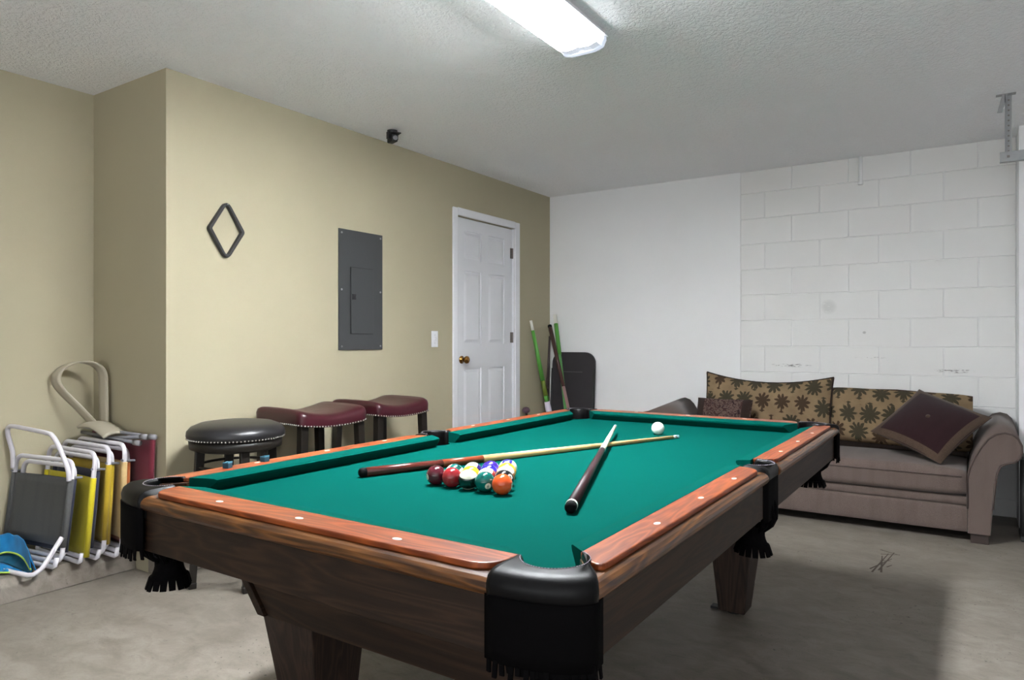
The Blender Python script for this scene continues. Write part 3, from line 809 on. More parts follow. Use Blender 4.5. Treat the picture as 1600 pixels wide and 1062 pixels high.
# cue sticks
def cue(name, label, a, b_, r0, r1, parts, rb=0.0135, loc=None, cat='cue stick', group=None):
    """a = butt end, b_ = tip; parts = list of (name, f0, f1, material)"""
    a, b_ = Vector(a), Vector(b_); d = (b_ - a); Ln = d.length; q = d.to_track_quat('Z', 'Y')
    t = thing(name, label, cat, a, 0, group); t.rotation_mode = 'QUATERNION'; t.rotation_quaternion = q
    for nm, f0, f1, mt, grow in parts:
        R0 = r0 + (r1 - r0) * f0 + grow; R1 = r0 + (r1 - r0) * f1 + grow
        if f0 == 0 and nm == 'bumper': pr = [(R0 * 0.5, 0), (R0 * 0.85, 0.003), (R1, 0.009), (R1, f1 * Ln)]
        else: pr = [(R0, f0 * Ln), (R1, f1 * Ln)]
        me = obj(nm, LT(pr, 20), mt, t).data
        me.polygons.foreach_set('use_smooth', [len(p.vertices) == 4 for p in me.polygons])
    return t
maple = plain('maple_shaft', (205, 168, 112), 0.1, rough=0.3, scale=30)
pale = plain('pale_shaft', (214, 206, 186), 0.06, rough=0.3, scale=30)
mahog = plain('mahogany_butt', (84, 34, 26), 0.3, rough=0.25, scale=14, coat=0.15)
wine = plain('wine_linen_wrap', (44, 18, 22), 0.35, rough=0.5, spec=0.3, scale=260)
rusty = plain('reddish_forearm', (128, 58, 30), 0.2, rough=0.3, scale=14)
rub = plain('black_rubber', (8, 9, 11), 0.1, rough=0.7, spec=0.1)
white_m = plain('white_ferrule', (232, 230, 222), 0.03, rough=0.3)
tipm = plain('blue_grey_tip', (150, 190, 200), 0.1, rough=0.8)
za = ZB + 0.0145
cue('cue_stick', 'brown cue with maple shaft lying behind the racked balls', (-1.572, 1.530, za + .0008), (-1.056, 2.905, ZB + 0.0068 + .0008), 0.0145, 0.0066,
    [('bumper', 0, 0.015, rub, 0), ('butt', 0.015, 0.20, mahog, 0), ('forearm', 0.20, 0.31, rusty, 0), ('shaft', 0.31, 0.975, maple, 0), ('ferrule', 0.975, 0.99, white_m, 0), ('tip', 0.99, 1, tipm, 0)])
cue('cue_stick', 'dark red cue with white ring at the butt pointing away, crossing over the brown cue', (-0.812, 1.486, za + 0.0012), (-1.333, 2.862, ZB + 0.0385), 0.0150, 0.0066,
    [('bumper', 0, 0.016, rub, 0), ('ring', 0.016, 0.024, white_m, 0.0006), ('butt', 0.024, 0.57, wine, 0), ('collar', 0.57, 0.578, white_m, 0.0004), ('shaft', 0.578, 0.985, pale, 0), ('tip', 0.985, 1, tipm, 0)])

# ============================================================ THINGS ON THE LEFT WALL
# diamond rack
dm = thing('diamond_rack', 'black diamond shaped ball rack hanging on the beige wall', 'ball rack', (LX + 0.001, 2.263, 1.763))
hw_, hh = 0.110, 0.152
def round_poly(P, rs, n=5):
    o = []
    for i, p in enumerate(P):
        a = Vector(P[i - 1]) - Vector(p); b_ = Vector(P[(i + 1) % len(P)]) - Vector(p)
        a.normalize(); b_.normalize(); r = rs[i]
        p0 = Vector(p) + a * r; p1 = Vector(p) + b_ * r
        for k in range(n + 1):
            t = k / n; o.append(tuple(p0 * (1 - t) ** 2 + Vector(p) * 2 * t * (1 - t) + p1 * t ** 2))
    return o
o_ = round_poly([(0, hh + .014), (-hw_, 0), (0, -hh - .014), (hw_, 0)], [0.05, 0.016, 0.05, 0.016])
i_ = round_poly([(0, hh - .012), (-hw_ + 0.022, 0), (0, -hh + .012), (hw_ - 0.022, 0)], [0.025, 0.006, 0.025, 0.006])
bm = bmesh.new()
R4 = [[bm.verts.new((x, p[0], p[1])) for p in P] for x, P in ((0, o_), (0.026, o_), (0.026, i_), (0, i_))]
for k in range(4):
    a, b_ = R4[k], R4[(k + 1) % 4]
    for j in range(len(a)): bm.faces.new([a[j], a[(j + 1) % len(a)], b_[(j + 1) % len(a)], b_[j]])
obj('frame', bm, M['blacksatin'], dm, bevel=0.003)
nl = bmesh.new(); tube(nl, [(0, 0, hh - 0.016), (0.032, 0, hh - 0.014)], 0.0025, 8); obj('nail', nl, M['panelscrew'], dm)
# breaker panel
ep = thing('breaker_panel', 'dark grey electrical breaker panel set in the beige wall', 'electrical panel', (LX + 0.0005, 3.2545, 1.50))
obj('cover', BM((0, 0.010, -0.1935, 0.1935, -0.384, 0.384)), M['panelgrey'], ep, bevel=0.002)
dp = obj('panel_door', BM((0.0102, 0.0175, -0.0965, 0.100, -0.279, 0.145)), M['panelgrey'], ep, bevel=0.003)
obj('door_seam', BM((0.0100, 0.0108, -0.1000, 0.1030, -0.2825, 0.1485)), M['blackplastic'], ep)
lt = bmesh.new(); box(lt, 0.0176, 0.024, -0.092, -0.058, -0.062, -0.024); box(lt, 0.024, 0.030, -0.080, -0.066, -0.050, -0.036)
obj('latch', lt, M['blackplastic'], dp, bevel=0.003)
for y in (-0.172, 0.172):
    for z in (-0.36, 0.0, 0.36):
        s_ = bmesh.new(); lathe(s_, [(0.007, 0), (0.006, 0.003), (0.003, 0.004)], 12); bmesh.ops.rotate(s_, matrix=Matrix.Rotation(PI / 2, 3, 'Y'), verts=s_.verts[:])
        so = obj('screw', s_, M['panelscrew'], ep); so.location = (0.010, y, z)
# light switch
sw = thing('light_switch', 'white toggle light switch on the beige wall left of the door', 'switch', (LX + 0.0005, 4.003, 1.187))
pl_ = obj('switch_plate', BM((0, 0.006, -0.037, 0.037, -0.060, 0.060)), M['trimpaint'], sw, bevel=0.003)
tg = bmesh.new(); frustum(tg, [(0.006, -0.006, -0.012), (0.006, 0.006, -0.012), (0.006, 0.006, 0.012), (0.006, -0.006, 0.012)], [(0.018, -0.004, 0.002), (0.018, 0.004, 0.002), (0.016, 0.004, 0.010), (0.016, -0.004, 0.010)])
obj('toggle', tg, M['trimpaint'], sw)
for z in (-0.030, 0.030):
    s_ = bmesh.new(); lathe(s_, [(0.003, 0), (0.002, 0.0015)], 10); bmesh.ops.rotate(s_, matrix=Matrix.Rotation(PI / 2, 3, 'Y'), verts=s_.verts[:])
    so = obj('screw', s_, M['panelscrew'], sw); so.location = (0.006, 0, z)
# small black sensor camera on the ceiling
sc = thing('security_camera', 'small black security camera on the ceiling above the breaker panel', 'camera', (-3.115, 3.325, CEIL), math.radians(-20)); sc.scale = (1.2, 1.2, 1.1)
obj('mount', LT([(0.026, -0.012), (0.028, -0.0005)], 20), M['blackplastic'], sc)
bm = bmesh.new(); box(bm, -0.012, 0.012, -0.030, -0.018, -0.052, -0.010); box(bm, -0.012, 0.012, 0.018, 0.030, -0.052, -0.010)
obj('bracket', bm, M['blackplastic'], sc, bevel=0.002)
bm = bmesh.new(); box(bm, -0.030, 0.032, -0.018, 0.018, -0.070, -0.028)
obj('body', bm, M['blackplastic'], sc, bevel=0.006)
bm = bmesh.new(); frustum(bm, [(-0.01, -0.024, -0.030), (0.055, -0.024, -0.026), (0.055, 0.024, -0.026), (-0.01, 0.024, -0.030)], [(-0.01, -0.024, -0.024), (0.055, -0.024, -0.021), (0.055, 0.024, -0.021), (-0.01, 0.024, -0.024)])
obj('visor', bm, M['blackplastic'], sc)
bm = bmesh.new(); lathe(bm, [(0.013, 0), (0.013, 0.006), (0.009, 0.007)], 18); bmesh.ops.rotate(bm, matrix=Matrix.Rotation(PI / 2, 3, 'Y'), verts=bm.verts[:])
lo = obj('lens', bm, M['greyplastic'], sc); lo.location = (0.032, 0, -0.050)

# ============================================================ BAR STOOLS
bs = thing('bar_stool', 'round black vinyl bar stool with nailhead trim by the beige wall', 'stool', (-3.015, 2.115, 0))
obj('seat', LT([(0.206, 0.700), (0.223, 0.706), (0.228, 0.722), (0.225, 0.742), (0.207, 0.762), (0.17, 0.777), (0.10, 0.786), (0.02, 0.789)], 64), M['blackvinyl'], bs, smooth=True)
obj('apron', LT([(0.18, 0.648), (0.212, 0.660), (0.216, 0.700), (0.18, 0.7005)], 48), M['stoolwood'], bs, smooth=True)
bm = bmesh.new()
for k in range(84):
    a = 2 * PI * k / 84; bmesh.ops.create_icosphere(bm, subdivisions=1, radius=0.0050, matrix=Matrix.Translation((0.2235 * math.cos(a), 0.2235 * math.sin(a), 0.709)))
stuff(obj('nailhead_trim', bm, M['nail'], bs))
for k in range(4):
    a = math.radians(247 + 90 * k)
    f = lambda r_, z: Vector((r_ * math.cos(a), r_ * math.sin(a), z))
    t_ = Vector((-math.sin(a), math.cos(a), 0)); e = Vector((math.cos(a), math.sin(a), 0))
    def q4(r_, z, w_): return [f(r_, z) + t_ * w_ - e * w_, f(r_, z) - t_ * w_ - e * w_, f(r_, z) - t_ * w_ + e * w_, f(r_, z) + t_ * w_ + e * w_]
    bm = bmesh.new(); frustum(bm, q4(0.200, 0.0, 0.015), q4(0.165, 0.68, 0.021))
    frustum(bm, q4(0.201, 0.0, 0.018), q4(0.200, 0.03, 0.018))
    obj('leg', bm, M['stoolwood'], bs, bevel=0.004)
ring = lambda r_, z: [(r_ * math.cos(2 * PI * k / 40), r_ * math.sin(2 * PI * k / 40), z) for k in range(40)]
obj('support_ring', TB(ring(0.170, 0.575), 0.007, 8, True), M['stoolwood'], bs, smooth=True)
obj('foot_ring', TB(ring(0.187, 0.26), 0.010, 8, True), M['stoolwood'], bs, smooth=True)

def saddle_stool(loc, rz, label):
    t = thing('saddle_stool', label, 'stool', loc, rz, None)
    wx, wy = 0.225, 0.215           # half sizes
    def edge(k, n):                 # rounded square border
        P = rrect(-wx, wx, -wy, wy, 0.035, 6)
        return P
    P = resample(edge(0, 0) + [edge(0, 0)[0]], 97)[:-1]
    def ztop(x, y): return 0.790 + 0.036 * (abs(y) / wy) ** 2 - 0.014 * (abs(x) / wx) ** 4
    def zbot(x, y): return 0.718 + 0.018 * (abs(y) / wy) ** 2 - 0.012 * (1 - (abs(x) / wx) ** 2) * 0
    bm = bmesh.new(); N = len(P); rings = []
    for k, sc_ in enumerate((1.0, 1.0, 1.005, 0.985, 0.93, 0.75, 0.5, 0.25)):
        rg = []
        for (x, y) in P:
            X_, Y_ = x * sc_, y * sc_
            zt = ztop(X_, Y_); zb = zbot(x, y)
            z = [zb, zb + 0.012, zb + (zt - zb) * 0.62, zt - 0.012, zt - 0.001, zt, zt, zt][k]
            rg.append(bm.verts.new((X_, Y_, z)))
        rings.append(rg)
    for a, b_ in zip(rings, rings[1:]):
        for j in range(N): bm.faces.new([a[j], a[(j + 1) % N], b_[(j + 1) % N], b_[j]])
    bm.faces.new(rings[-1])
    lowr = [bm.verts.new((x * 0.9, y * 0.9, zbot(x, y))) for (x, y) in P]
    for j in range(N): bm.faces.new([rings[0][(j + 1) % N], rings[0][j], lowr[j], lowr[(j + 1) % N]])
    bm.faces.new(lowr[::-1])
    obj('seat', bm, M['maroonvinyl'], t, smooth=True)
    bm = bmesh.new()
    for (x, y) in P[::1]: bmesh.ops.create_icosphere(bm, subdivisions=1, radius=0.0056, matrix=Matrix.Translation((x * 1.002, y * 1.002, zbot(x, y) + 0.005)))
    stuff(obj('nailhead_trim', bm, M['nail'], t))
    for sx in (-1, 1):
        for sy in (-1, 1):
            a, b_ = 0.019, 0.022
            tx, ty, fx, fy = sx * 0.185, sy * 0.180, sx * 0.20, sy * 0.205
            bm = bmesh.new(); frustum(bm, [(fx - a, fy - a, 0), (fx + a, fy - a, 0), (fx + a, fy + a, 0), (fx - a, fy + a, 0)], [(tx - b_, ty - b_, 0.735), (tx + b_, ty - b_, 0.735), (tx + b_, ty + b_, 0.735), (tx - b_, ty + b_, 0.735)])
            obj('leg', bm, M['stoolwood'], t, bevel=0.003)
    for z, ax in ((0.30, 0), (0.22, 1)):
        for s in (-1, 1):
            bb = (-0.185, 0.185, s * 0.190 - 0.01, s * 0.190 + 0.01, z - 0.016, z + 0.016) if ax == 0 else (s * 0.193 - 0.01, s * 0.193 + 0.01, -0.185, 0.185, z - 0.016, z + 0.016)
            obj('stretcher', BM(bb), M['stoolwood'], t)
    return t
saddle_stool((-3.055, 2.615, 0), math.radians(-6), 'burgundy saddle seat stool beside the round black stool')
saddle_stool((-3.085, 3.185, 0), math.radians(-4), 'burgundy saddle seat stool nearest the white door')

# ============================================================ CORNER BY THE DOOR
bd = thing('rounded_board', 'dark charcoal board with rounded top leaning in the far corner', 'board', (-3.055, 5.60, 0)); bd.rotation_euler = (math.radians(-4), 0, 0)
bm = bmesh.new(); prism(bm, [(0.22, 0.012), (0.22, 0.94)] + arc(0.12, 0.97, 0.10, 0, 90, 8)[1:] + arc(-0.12, 0.97, 0.10, 90, 180, 8) + [(-0.22, 0.012)], XZ, -0.02, 0.012)
obj('panel', bm, plain('charcoal_foam', (48, 44, 47), 0.15, rough=0.7), bd, bevel=0.006)
obj('rib', BM((-0.10, 0.10, -0.023, -0.019, 0.885, 0.893)), plain('charcoal_rib', (78, 74, 76), 0.1, rough=0.6), bd)
bm = bmesh.new(); tube(bm, [(0.216, -0.016, 0.02), (0.216, -0.016, 0.92)], 0.010, 8); tube(bm, [(-0.216, -0.016, 0.02), (-0.216, -0.016, 0.92)], 0.010, 8)
obj('edge_rail', bm, M['blacksatin'], bd, smooth=True)
green_m = plain('bright_green_sleeve', (84, 150, 62), 0.12, rough=0.4)
green2_m = plain('mid_green_sleeve', (96, 158, 92), 0.12, rough=0.4)
lil = plain('pale_lilac_grip', (204, 198, 214), 0.05, rough=0.5)
oliv = plain('olive_band', (96, 112, 36), 0.1, rough=0.5)
cue('painted_pole', 'green pole with white ends leaning on the beige wall right of the door', (-3.13, 5.55, 0.0), (-3.312, 5.33, 1.355), 0.030, 0.012,
    [('grip', 0, 0.46, lil, 0.004), ('sleeve', 0.46, 0.50, green_m, 0), ('band', 0.50, 0.60, oliv, 0.0005), ('sleeve', 0.60, 0.935, green_m, 0.002), ('tip', 0.935, 1, white_m, 0)], cat='pole')
cue('painted_pole', 'green pole with a white tip leaning in the far corner before the dark board', (-2.86, 5.30, 0.0), (-3.255, 5.665, 1.415), 0.018, 0.016,
    [('lower_sleeve', 0, 0.74, green2_m, 0), ('sleeve', 0.74, 0.94, green_m, 0.003), ('tip', 0.94, 1, white_m, 0.002)], cat='pole')
cue('upturned_cue', 'dark brown cue standing on its pale tip, leaning across the green pole', (-3.275, 5.60, 1.32), (-2.70, 5.20, 0.0), 0.020, 0.0075,
    [('bumper', 0, 0.02, rub, 0), ('butt', 0.02, 0.42, plain('walnut_butt', (66, 40, 36), 0.2, rough=0.35), 0), ('shaft', 0.42, 0.97, plain('dusty_shaft', (150, 118, 116), 0.1, rough=0.4), 0), ('tip', 0.97, 1, white_m, 0)])
cue('dark_rod', 'thin dark brown rod standing upright in the far corner', (-3.265, 5.48, 0.0), (-3.29, 5.63, 1.215), 0.022, 0.010,
    [('lower_rod', 0, 0.6, plain('dark_rod_brown', (46, 36, 36), 0.15, rough=0.5), 0), ('upper_rod', 0.6, 1, plain('dark_rod_mauve', (70, 58, 58), 0.15, rough=0.5), 0)], cat='rod')
kp = thing('knobbed_stick', 'short stick with a dull purple knob just above the rail beside the door', 'stick', (-3.18, 5.20, 0))
obj('shaft', TB([(0, 0, 0), (-0.10, 0.0, 0.55)], 0.011, 10), M['stoolwood'], kp, smooth=True)
obj('knob', LT([(0.012, 0.535), (0.034, 0.55), (0.036, 0.565), (0.026, 0.583), (0.008, 0.590)], 20, (-0.10, 0, 0)), plain('dull_purple', (96, 72, 84), 0.1, rough=0.5), kp, smooth=True)

# conduit on the block wall
cd = thing('conduit_stub', 'short white conduit stub running down the block wall from the ceiling', 'pipe', (-0.683, BY - 0.018, 2.32))
obj('pipe', TB([(0, 0, 0.01), (0, 0, CEIL - 2.322)], 0.013, 12), M['plaster'], cd, smooth=True)
obj('cap', TB([(0, 0, 0.0), (0, 0, 0.022)], 0.017, 12), M['plaster'], cd)
# overhead track hung from the ceiling at the right
tk = thing('overhead_track', 'galvanised overhead door track hung on a punched strut from ceiling', 'track', (0.150, 4.70, CEIL))
def angle_iron(x0, y0, z0, z1): return [(x0, x0 + 0.032, y0, y0 + 0.003, z0, z1), (x0, x0 + 0.003, y0 - 0.03, y0, z0, z1)]
obj('strut', BM(*angle_iron(0, 0, -0.325, 0)), M['zinc'], tk)
bm = bmesh.new()
for k in range(11):
    z = -0.03 - 0.028 * k
    bmesh.ops.create_cone(bm, segments=8, radius1=0.005, radius2=0.005, depth=0.001, cap_ends=True, matrix=Matrix.Translation((0.018, -0.0006, z)) @ Matrix.Rotation(PI / 2, 4, 'X'))
obj('strut_hole', bm, M['hinge'], tk)
obj('ceiling_bracket', BM((-0.04, 0.05, -0.03, 0.003, -0.004, 0)), M['zinc'], tk)
bm = bmesh.new(); frustum(bm, [(-0.035, -0.03, -0.10), (-0.012, -0.03, -0.10), (-0.012, -0.026, -0.10), (-0.035, -0.026, -0.10)], [(-0.012, -0.03, -0.004), (0.014, -0.03, -0.004), (0.014, -0.026, -0.004), (-0.012, -0.026, -0.004)])
obj('brace', bm, M['zinc'], tk)
bm = bmesh.new(); prism(bm, [(-0.03, -0.372), (-0.03, -0.318), (0.002, -0.318), (0.002, -0.322), (-0.026, -0.322), (-0.026, -0.368), (0.006, -0.368), (0.006, -0.372)], YZ, -0.022, 2.6)
obj('channel', bm, M['zinc'], tk)
obj('bolt', BM((0.010, 0.022, -0.038, -0.03, -0.352, -0.340)), M['hinge'], tk)

# ============================================================ SOFA
SXc, SY0 = -0.9175, 4.83
sofa = thing('sofa', 'taupe rolled arm sofa against the white block wall', 'sofa', (SXc, SY0, 0))
HWS = 0.8955                                     # inner faces of the arms
def arm_poly(s):
    P = [(0, .055), (0, .20), (0, .38), (.012, .44), (.037, .505), (.068, .565), (.10, .612), (.135, .641), (.177, .653), (.213, .645), (.240, .622), (.256, .585), (.257, .545), (.245, .510), (.222, .489), (.192, .480), (.158, .462), (.143, .42), (.134, .36), (.122, .21), (.112, .055)]
    P = [(HWS + x, z) for x, z in P]
    return [(s * x, z) for x, z in P]
for s in (-1, 1):
    bm = bmesh.new(); prism(bm, arm_poly(s), XZ, 0.03, 0.80)
    for v in bm.verts:
        if v.co.z > 0.3: v.co.z += 0.05 * max(0, v.co.y - 0.04) / 0.76 * (v.co.z - 0.3) / 0.35
    obj('arm', bm, M['sofa'], sofa, smooth=True)
    # bulged front facing and the welt round it
    P = arm_poly(s)
    cxp = sum(p[0] for p in P) / len(P); czp = sum(p[1] for p in P) / len(P)
    bm = bmesh.new(); sm_ = [(cxp + (x - cxp) * 0.97, z * 0.995 + 0.001) for x, z in P]
    prism(bm, P, XZ, 0.012, 0.04)
    fo = obj('arm_facing', bm, M['sofa'], sofa, bevel=0.008, segs=3)
    obj('welt', TB([(x, 0.012, z) for x, z in P[1:-1]], 0.006, 6), M['welt'], fo, smooth=True)
# base: lower panel, rolled rail band
def face_panel(z0, z1, bulge, y0):
    bm = bmesh.new()
    def f(u, v):
        e = math.sin(PI * v) ** 0.5
        return (-HWS + 0.002 + u * (2 * HWS - 0.004), y0 - bulge * e, z0 + (z1 - z0) * v)
    g = surf(bm, f, 12, 10)
    bk = [[bm.verts.new((x, y0 + 0.05, z)) for z in (z0, z1)] for x in (-HWS + 0.002, HWS - 0.002)]
    bm.faces.new([bk[0][0], bk[1][0], bk[1][1], bk[0][1]])
    bm.faces.new([g[i][0] for i in range(13)] + [bk[1][0], bk[0][0]])
    bm.faces.new([g[i][10] for i in range(12, -1, -1)] + [bk[0][1], bk[1][1]])
    bm.faces.new([g[0][j] for j in range(10, -1, -1)] + [bk[0][0], bk[0][1]])
    bm.faces.new([g[12][j] for j in range(11)] + [bk[1][1], bk[1][0]])
    return bm
obj('front_panel', face_panel(0.06, 0.212, 0.010, 0.035), M['sofa'], sofa, smooth=False)
obj('front_rail', face_panel(0.214, 0.268, 0.012, 0.033), M['sofa'], sofa)
obj('base_frame', BM((-HWS, HWS, 0.085, 0.78, 0.06, 0.262)), M['darkcloth'], sofa)
obj('back_frame', BM((-HWS, HWS, 0.66, 0.80, 0.262, 0.68)), M['sofa'], sofa, bevel=0.04, segs=4)
for sx in (-1, 1):
    for y in (0.06, 0.72):
        obj('foot', BM((sx * 0.955 - 0.045, sx * 0.955 + 0.045, y - 0.03, y + 0.06, 0, 0.056)), plain('dark_brown_foot', (58, 46, 42), 0.15, rough=0.5), sofa, bevel=0.004)
# seat cushions (two), boxed with welts
for (xa, xb) in ((-HWS + 0.004, -0.003), (0.003, HWS - 0.004)):
    bm = bmesh.new()
    def f(u, v):
        a = 2 * PI * v
        # rounded rectangular loop in (y,z)
        y0, y1, z0, z1, r_ = -0.012, 0.58, 0.272, 0.425, 0.045
        P_ = rr_loop[int(round(v * NL_)) % NL_]
        x = xa + (xb - xa) * u
        e = max(0, 1 - abs(2 * u - 1) ** 6)
        yy = P_[0]; z = P_[1]
        if z > 0.35: z += 0.035 * e * max(0, math.sin(PI * min(1, max(0, (yy + 0.01) / 0.6)))) ** 0.7
        k = 1 - 0.10 * (1 - e)
        return (x, 0.28 + (yy - 0.28) * (1 - 0.02 * (1 - e)), 0.35 + (z - 0.35) * k)
    rr_loop = rrect(-0.012, 0.60, 0.272, 0.425, 0.04, 6); NL_ = len(rr_loop)
    g = surf(bm, f, 16, NL_)
    bmesh.ops.remove_doubles(bm, verts=bm.verts[:], dist=1e-5)
    eds = [e_ for e_ in bm.edges if e_.is_boundary]
    bmesh.ops.holes_fill(bm, edges=eds, sides=0)
    cu = obj('seat_cushion', bm, M['sofa'], sofa, smooth=True)
    obj('welt', TB([(xa + 0.012, 0.02, 0.384), (xa + 0.03, -0.013, 0.386), (xb - 0.03, -0.013, 0.386), (xb - 0.012, 0.02, 0.384)], 0.005, 6), M['welt'], cu, smooth=True)

# cushions
def pillow_mesh(w_, h_, T, pinch=0.05, n=18, uvo=(0, 0), flat=0.55, sag=0.0):
    bm = bmesh.new(); lay = bm.loops.layers.uv.verify()
    def P(u, v, s):
        x = u * w_ / 2 * (1 - pinch * (1 - v * v)); z = v * h_ / 2 * (1 - pinch * (1 - u * u))
        if v > 0: z -= sag * (1 - u * u) * v
        t = T / 2 * ((1 - u ** 2) * (1 - v ** 2)) ** flat
        return (x, s * t, z)
    vs = {}
    for s in (-1, 1):
        for i in range(n + 1):
            for j in range(n + 1):
                if s == 1 and (i in (0, n) or j in (0, n)): vs[s, i, j] = vs[-1, i, j]; continue
                # denser towards the border
                u = math.sin((2 * i / n - 1) * PI / 2); v = math.sin((2 * j / n - 1) * PI / 2)
                vs[s, i, j] = bm.verts.new(P(u, v, s))
        for i in range(n):
            for j in range(n):
                idx = [(i, j), (i + 1, j), (i + 1, j + 1), (i, j + 1)]
                f_ = bm.faces.new([vs[s, a, b_] for a, b_ in idx])
                for lp, (a, b_) in zip(f_.loops, idx):
                    co = vs[s, a, b_].co; lp[lay].uv = (co.x + uvo[0] + w_, co.z + uvo[1] + h_)
    return bm
def border_pts(w_, h_, pinch, sag=0.0, n=18):
    o = []
    S_ = [math.sin((2 * i / n - 1) * PI / 2) for i in range(n + 1)]
    for u, v in [(u, -1) for u in S_] + [(1, v) for v in S_[1:]] + [(u, 1) for u in S_[::-1][1:]] + [(-1, v) for v in S_[::-1][1:-1]]:
        x = u * w_ / 2 * (1 - pinch * (1 - v * v)); z = v * h_ / 2 * (1 - pinch * (1 - u * u))
        if v > 0: z -= sag * (1 - u * u) * v
        o.append((x, 0, z))
    return o
def cushion_thing(name, label, loc, rot, w_, h_, T, mat, pinch, uvo=(0, 0), welt=None, sag=0.0, flat=0.55):
    t = thing(name, label, 'cushion', loc); t.rotation_euler = rot
    obj('cover', pillow_mesh(w_, h_, T, pinch, 18, uvo, flat, sag), mat, t, smooth=True)
    if welt: obj('welt', TB(border_pts(w_, h_, pinch, sag), 0.006, 6, True), welt, t, smooth=True)
    return t
# right back cushion (boxed)
t = thing('back_cushion', 'palm print back cushion standing behind the burgundy diamond cushion', 'cushion', (-0.425, 5.41, 0.46)); t.rotation_euler = (math.radians(-9), 0, 0)
bm = bmesh.new()
def fb(u, v):
    P_ = lp_[int(round(v * len(lp_))) % len(lp_)]
    a = 2 * u - 1; e = max(0, 1 - abs(a) ** 8)
    return (a * 0.43, P_[0] * (0.55 + 0.45 * e ** 0.5), 0.19 + (P_[1] - 0.19) * (0.955 + 0.045 * e) - 0.012 * a)
lp_ = rrect(-0.085, 0.085, 0.0, 0.375, 0.06, 6)
per = sum(math.dist(lp_[i], lp_[i - 1]) for i in range(len(lp_)))
acc = [0.0]
for i in range(len(lp_)): acc.append(acc[-1] + math.dist(lp_[i], lp_[(i + 1) % len(lp_)]))
surf(bm, fb, 18, len(lp_), lambda u, v: (u * 0.86 + 0.07, acc[int(round(v * len(lp_)))] + 0.03))
bmesh.ops.holes_fill(bm, edges=[e_ for e_ in bm.edges if e_.is_boundary and abs(abs(e_.verts[0].co.x) - 0.43) < 1e-4 and abs(abs(e_.verts[1].co.x) - 0.43) < 1e-4], sides=0)
bmesh.ops.remove_doubles(bm, verts=bm.verts[:], dist=1e-5)
obj('cover', bm, M['palm'], t, smooth=True)
obj('piping', TB([(-0.425, -0.02, 0.372), (0, -0.045, 0.376), (0.425, -0.02, 0.352)], 0.004, 6), M['brownband'], t, smooth=True)
# large loose palm pillow
cushion_thing('palm_pillow', 'large palm print pillow with pointed corners at the left of the sofa', (-1.28, 5.36, 0.685), (math.radians(-10), math.radians(1.0), 0), 0.91, 0.48, 0.17, M['palm'], 0.03, (0.04, 0.02), M['darkcloth'], 0.055)
# burgundy diamond cushion with braid border
t = thing('diamond_cushion', 'burgundy throw cushion with brown braid border set on its corner', 'cushion', (-0.225, 5.125, 0.645)); t.rotation_euler = (math.radians(-54.05), math.radians(17.7), math.radians(-28.73))
W_ = 0.475
obj('cover', pillow_mesh(W_, W_, 0.15, 0.06, 18), M['burgundy'], t, smooth=True)
def pil(u, v, s, off):
    x = u * W_ / 2 * (1 - 0.06 * (1 - v * v)); z = v * W_ / 2 * (1 - 0.06 * (1 - u * u))
    return (x, s * (0.075 * max(0, (1 - u * u) * (1 - v * v)) ** 0.55 + off), z)
bm = bmesh.new()
for k in range(4):
    def fbd(a, b_):
        e = 0.83 + 0.17 * b_; q = (2 * a - 1) * e
        u, v = [(q, e), (e, -q), (-q, -e), (-e, q)][k]
        return pil(u, v, -1, 0.003)
    surf(bm, fbd, 16, 4)
bmesh.ops.remove_doubles(bm, verts=bm.verts[:], dist=1e-4)
obj('braid_border', bm, M['brownband'], t, smooth=True)
bt = bmesh.new(); bmesh.ops.create_uvsphere(bt, u_segments=12, v_segments=8, radius=0.013, matrix=Matrix.Translation((0, -0.077, 0)) @ Matrix.Diagonal((1, 0.45, 1, 1)))
obj('button', bt, M['brownband'], t, smooth=True)
# small tapestry cushion half hidden by the table
t = thing('tapestry_cushion', 'small woven scroll cushion with dark side bands beside the left arm', 'cushion', (-1.51, 5.07, 0.60)); t.rotation_euler = (math.radians(-20), 0, 0)
obj('cover', pillow_mesh(0.40, 0.32, 0.12, 0.03, 14, (0, 0), 0.4), M['tapestry'], t, smooth=True)
for s in (-1, 1):
    bm = bmesh.new()
    def fsd(a, b_):
        u = s * (0.70 + 0.28 * a); v = (2 * b_ - 1) * 0.98
        return (u * 0.2 * (1 - 0.03 * (1 - v * v)), -(0.06 * ((1 - u * u) * (1 - v * v)) ** 0.4 + 0.003), v * 0.16 * (1 - 0.03 * (1 - u * u)))
    surf(bm, fsd, 5, 14)
    obj('side_band', bm, M['darkcloth'], t, smooth=True)
# sliver of a grey case at the right
bn = thing('grey_case', 'grey upright case with a dark edge beside the right sofa arm', 'case', (0.415, 5.14, 0))
obj('shell', BM((-0.165, 0.18, -0.09, 0.10, 0.03, 0.50)), plain('lilac_grey_shell', (150, 146, 150), 0.08, rough=0.5), bn, bevel=0.02, segs=3)
obj('rim', TB([(-0.165, -0.09, 0.05), (-0.165, -0.09, 0.48)], 0.016, 10), M['blacksatin'], bn, smooth=True)
obj('base_tray', BM((-0.178, 0.19, -0.102, 0.11, 0.0, 0.035)), M['blacksatin'], bn, bevel=0.008)
obj('waist_band', BM((-0.150, 0.17, -0.0935, -0.0885, 0.27, 0.278)), M['blacksatin'], bn)

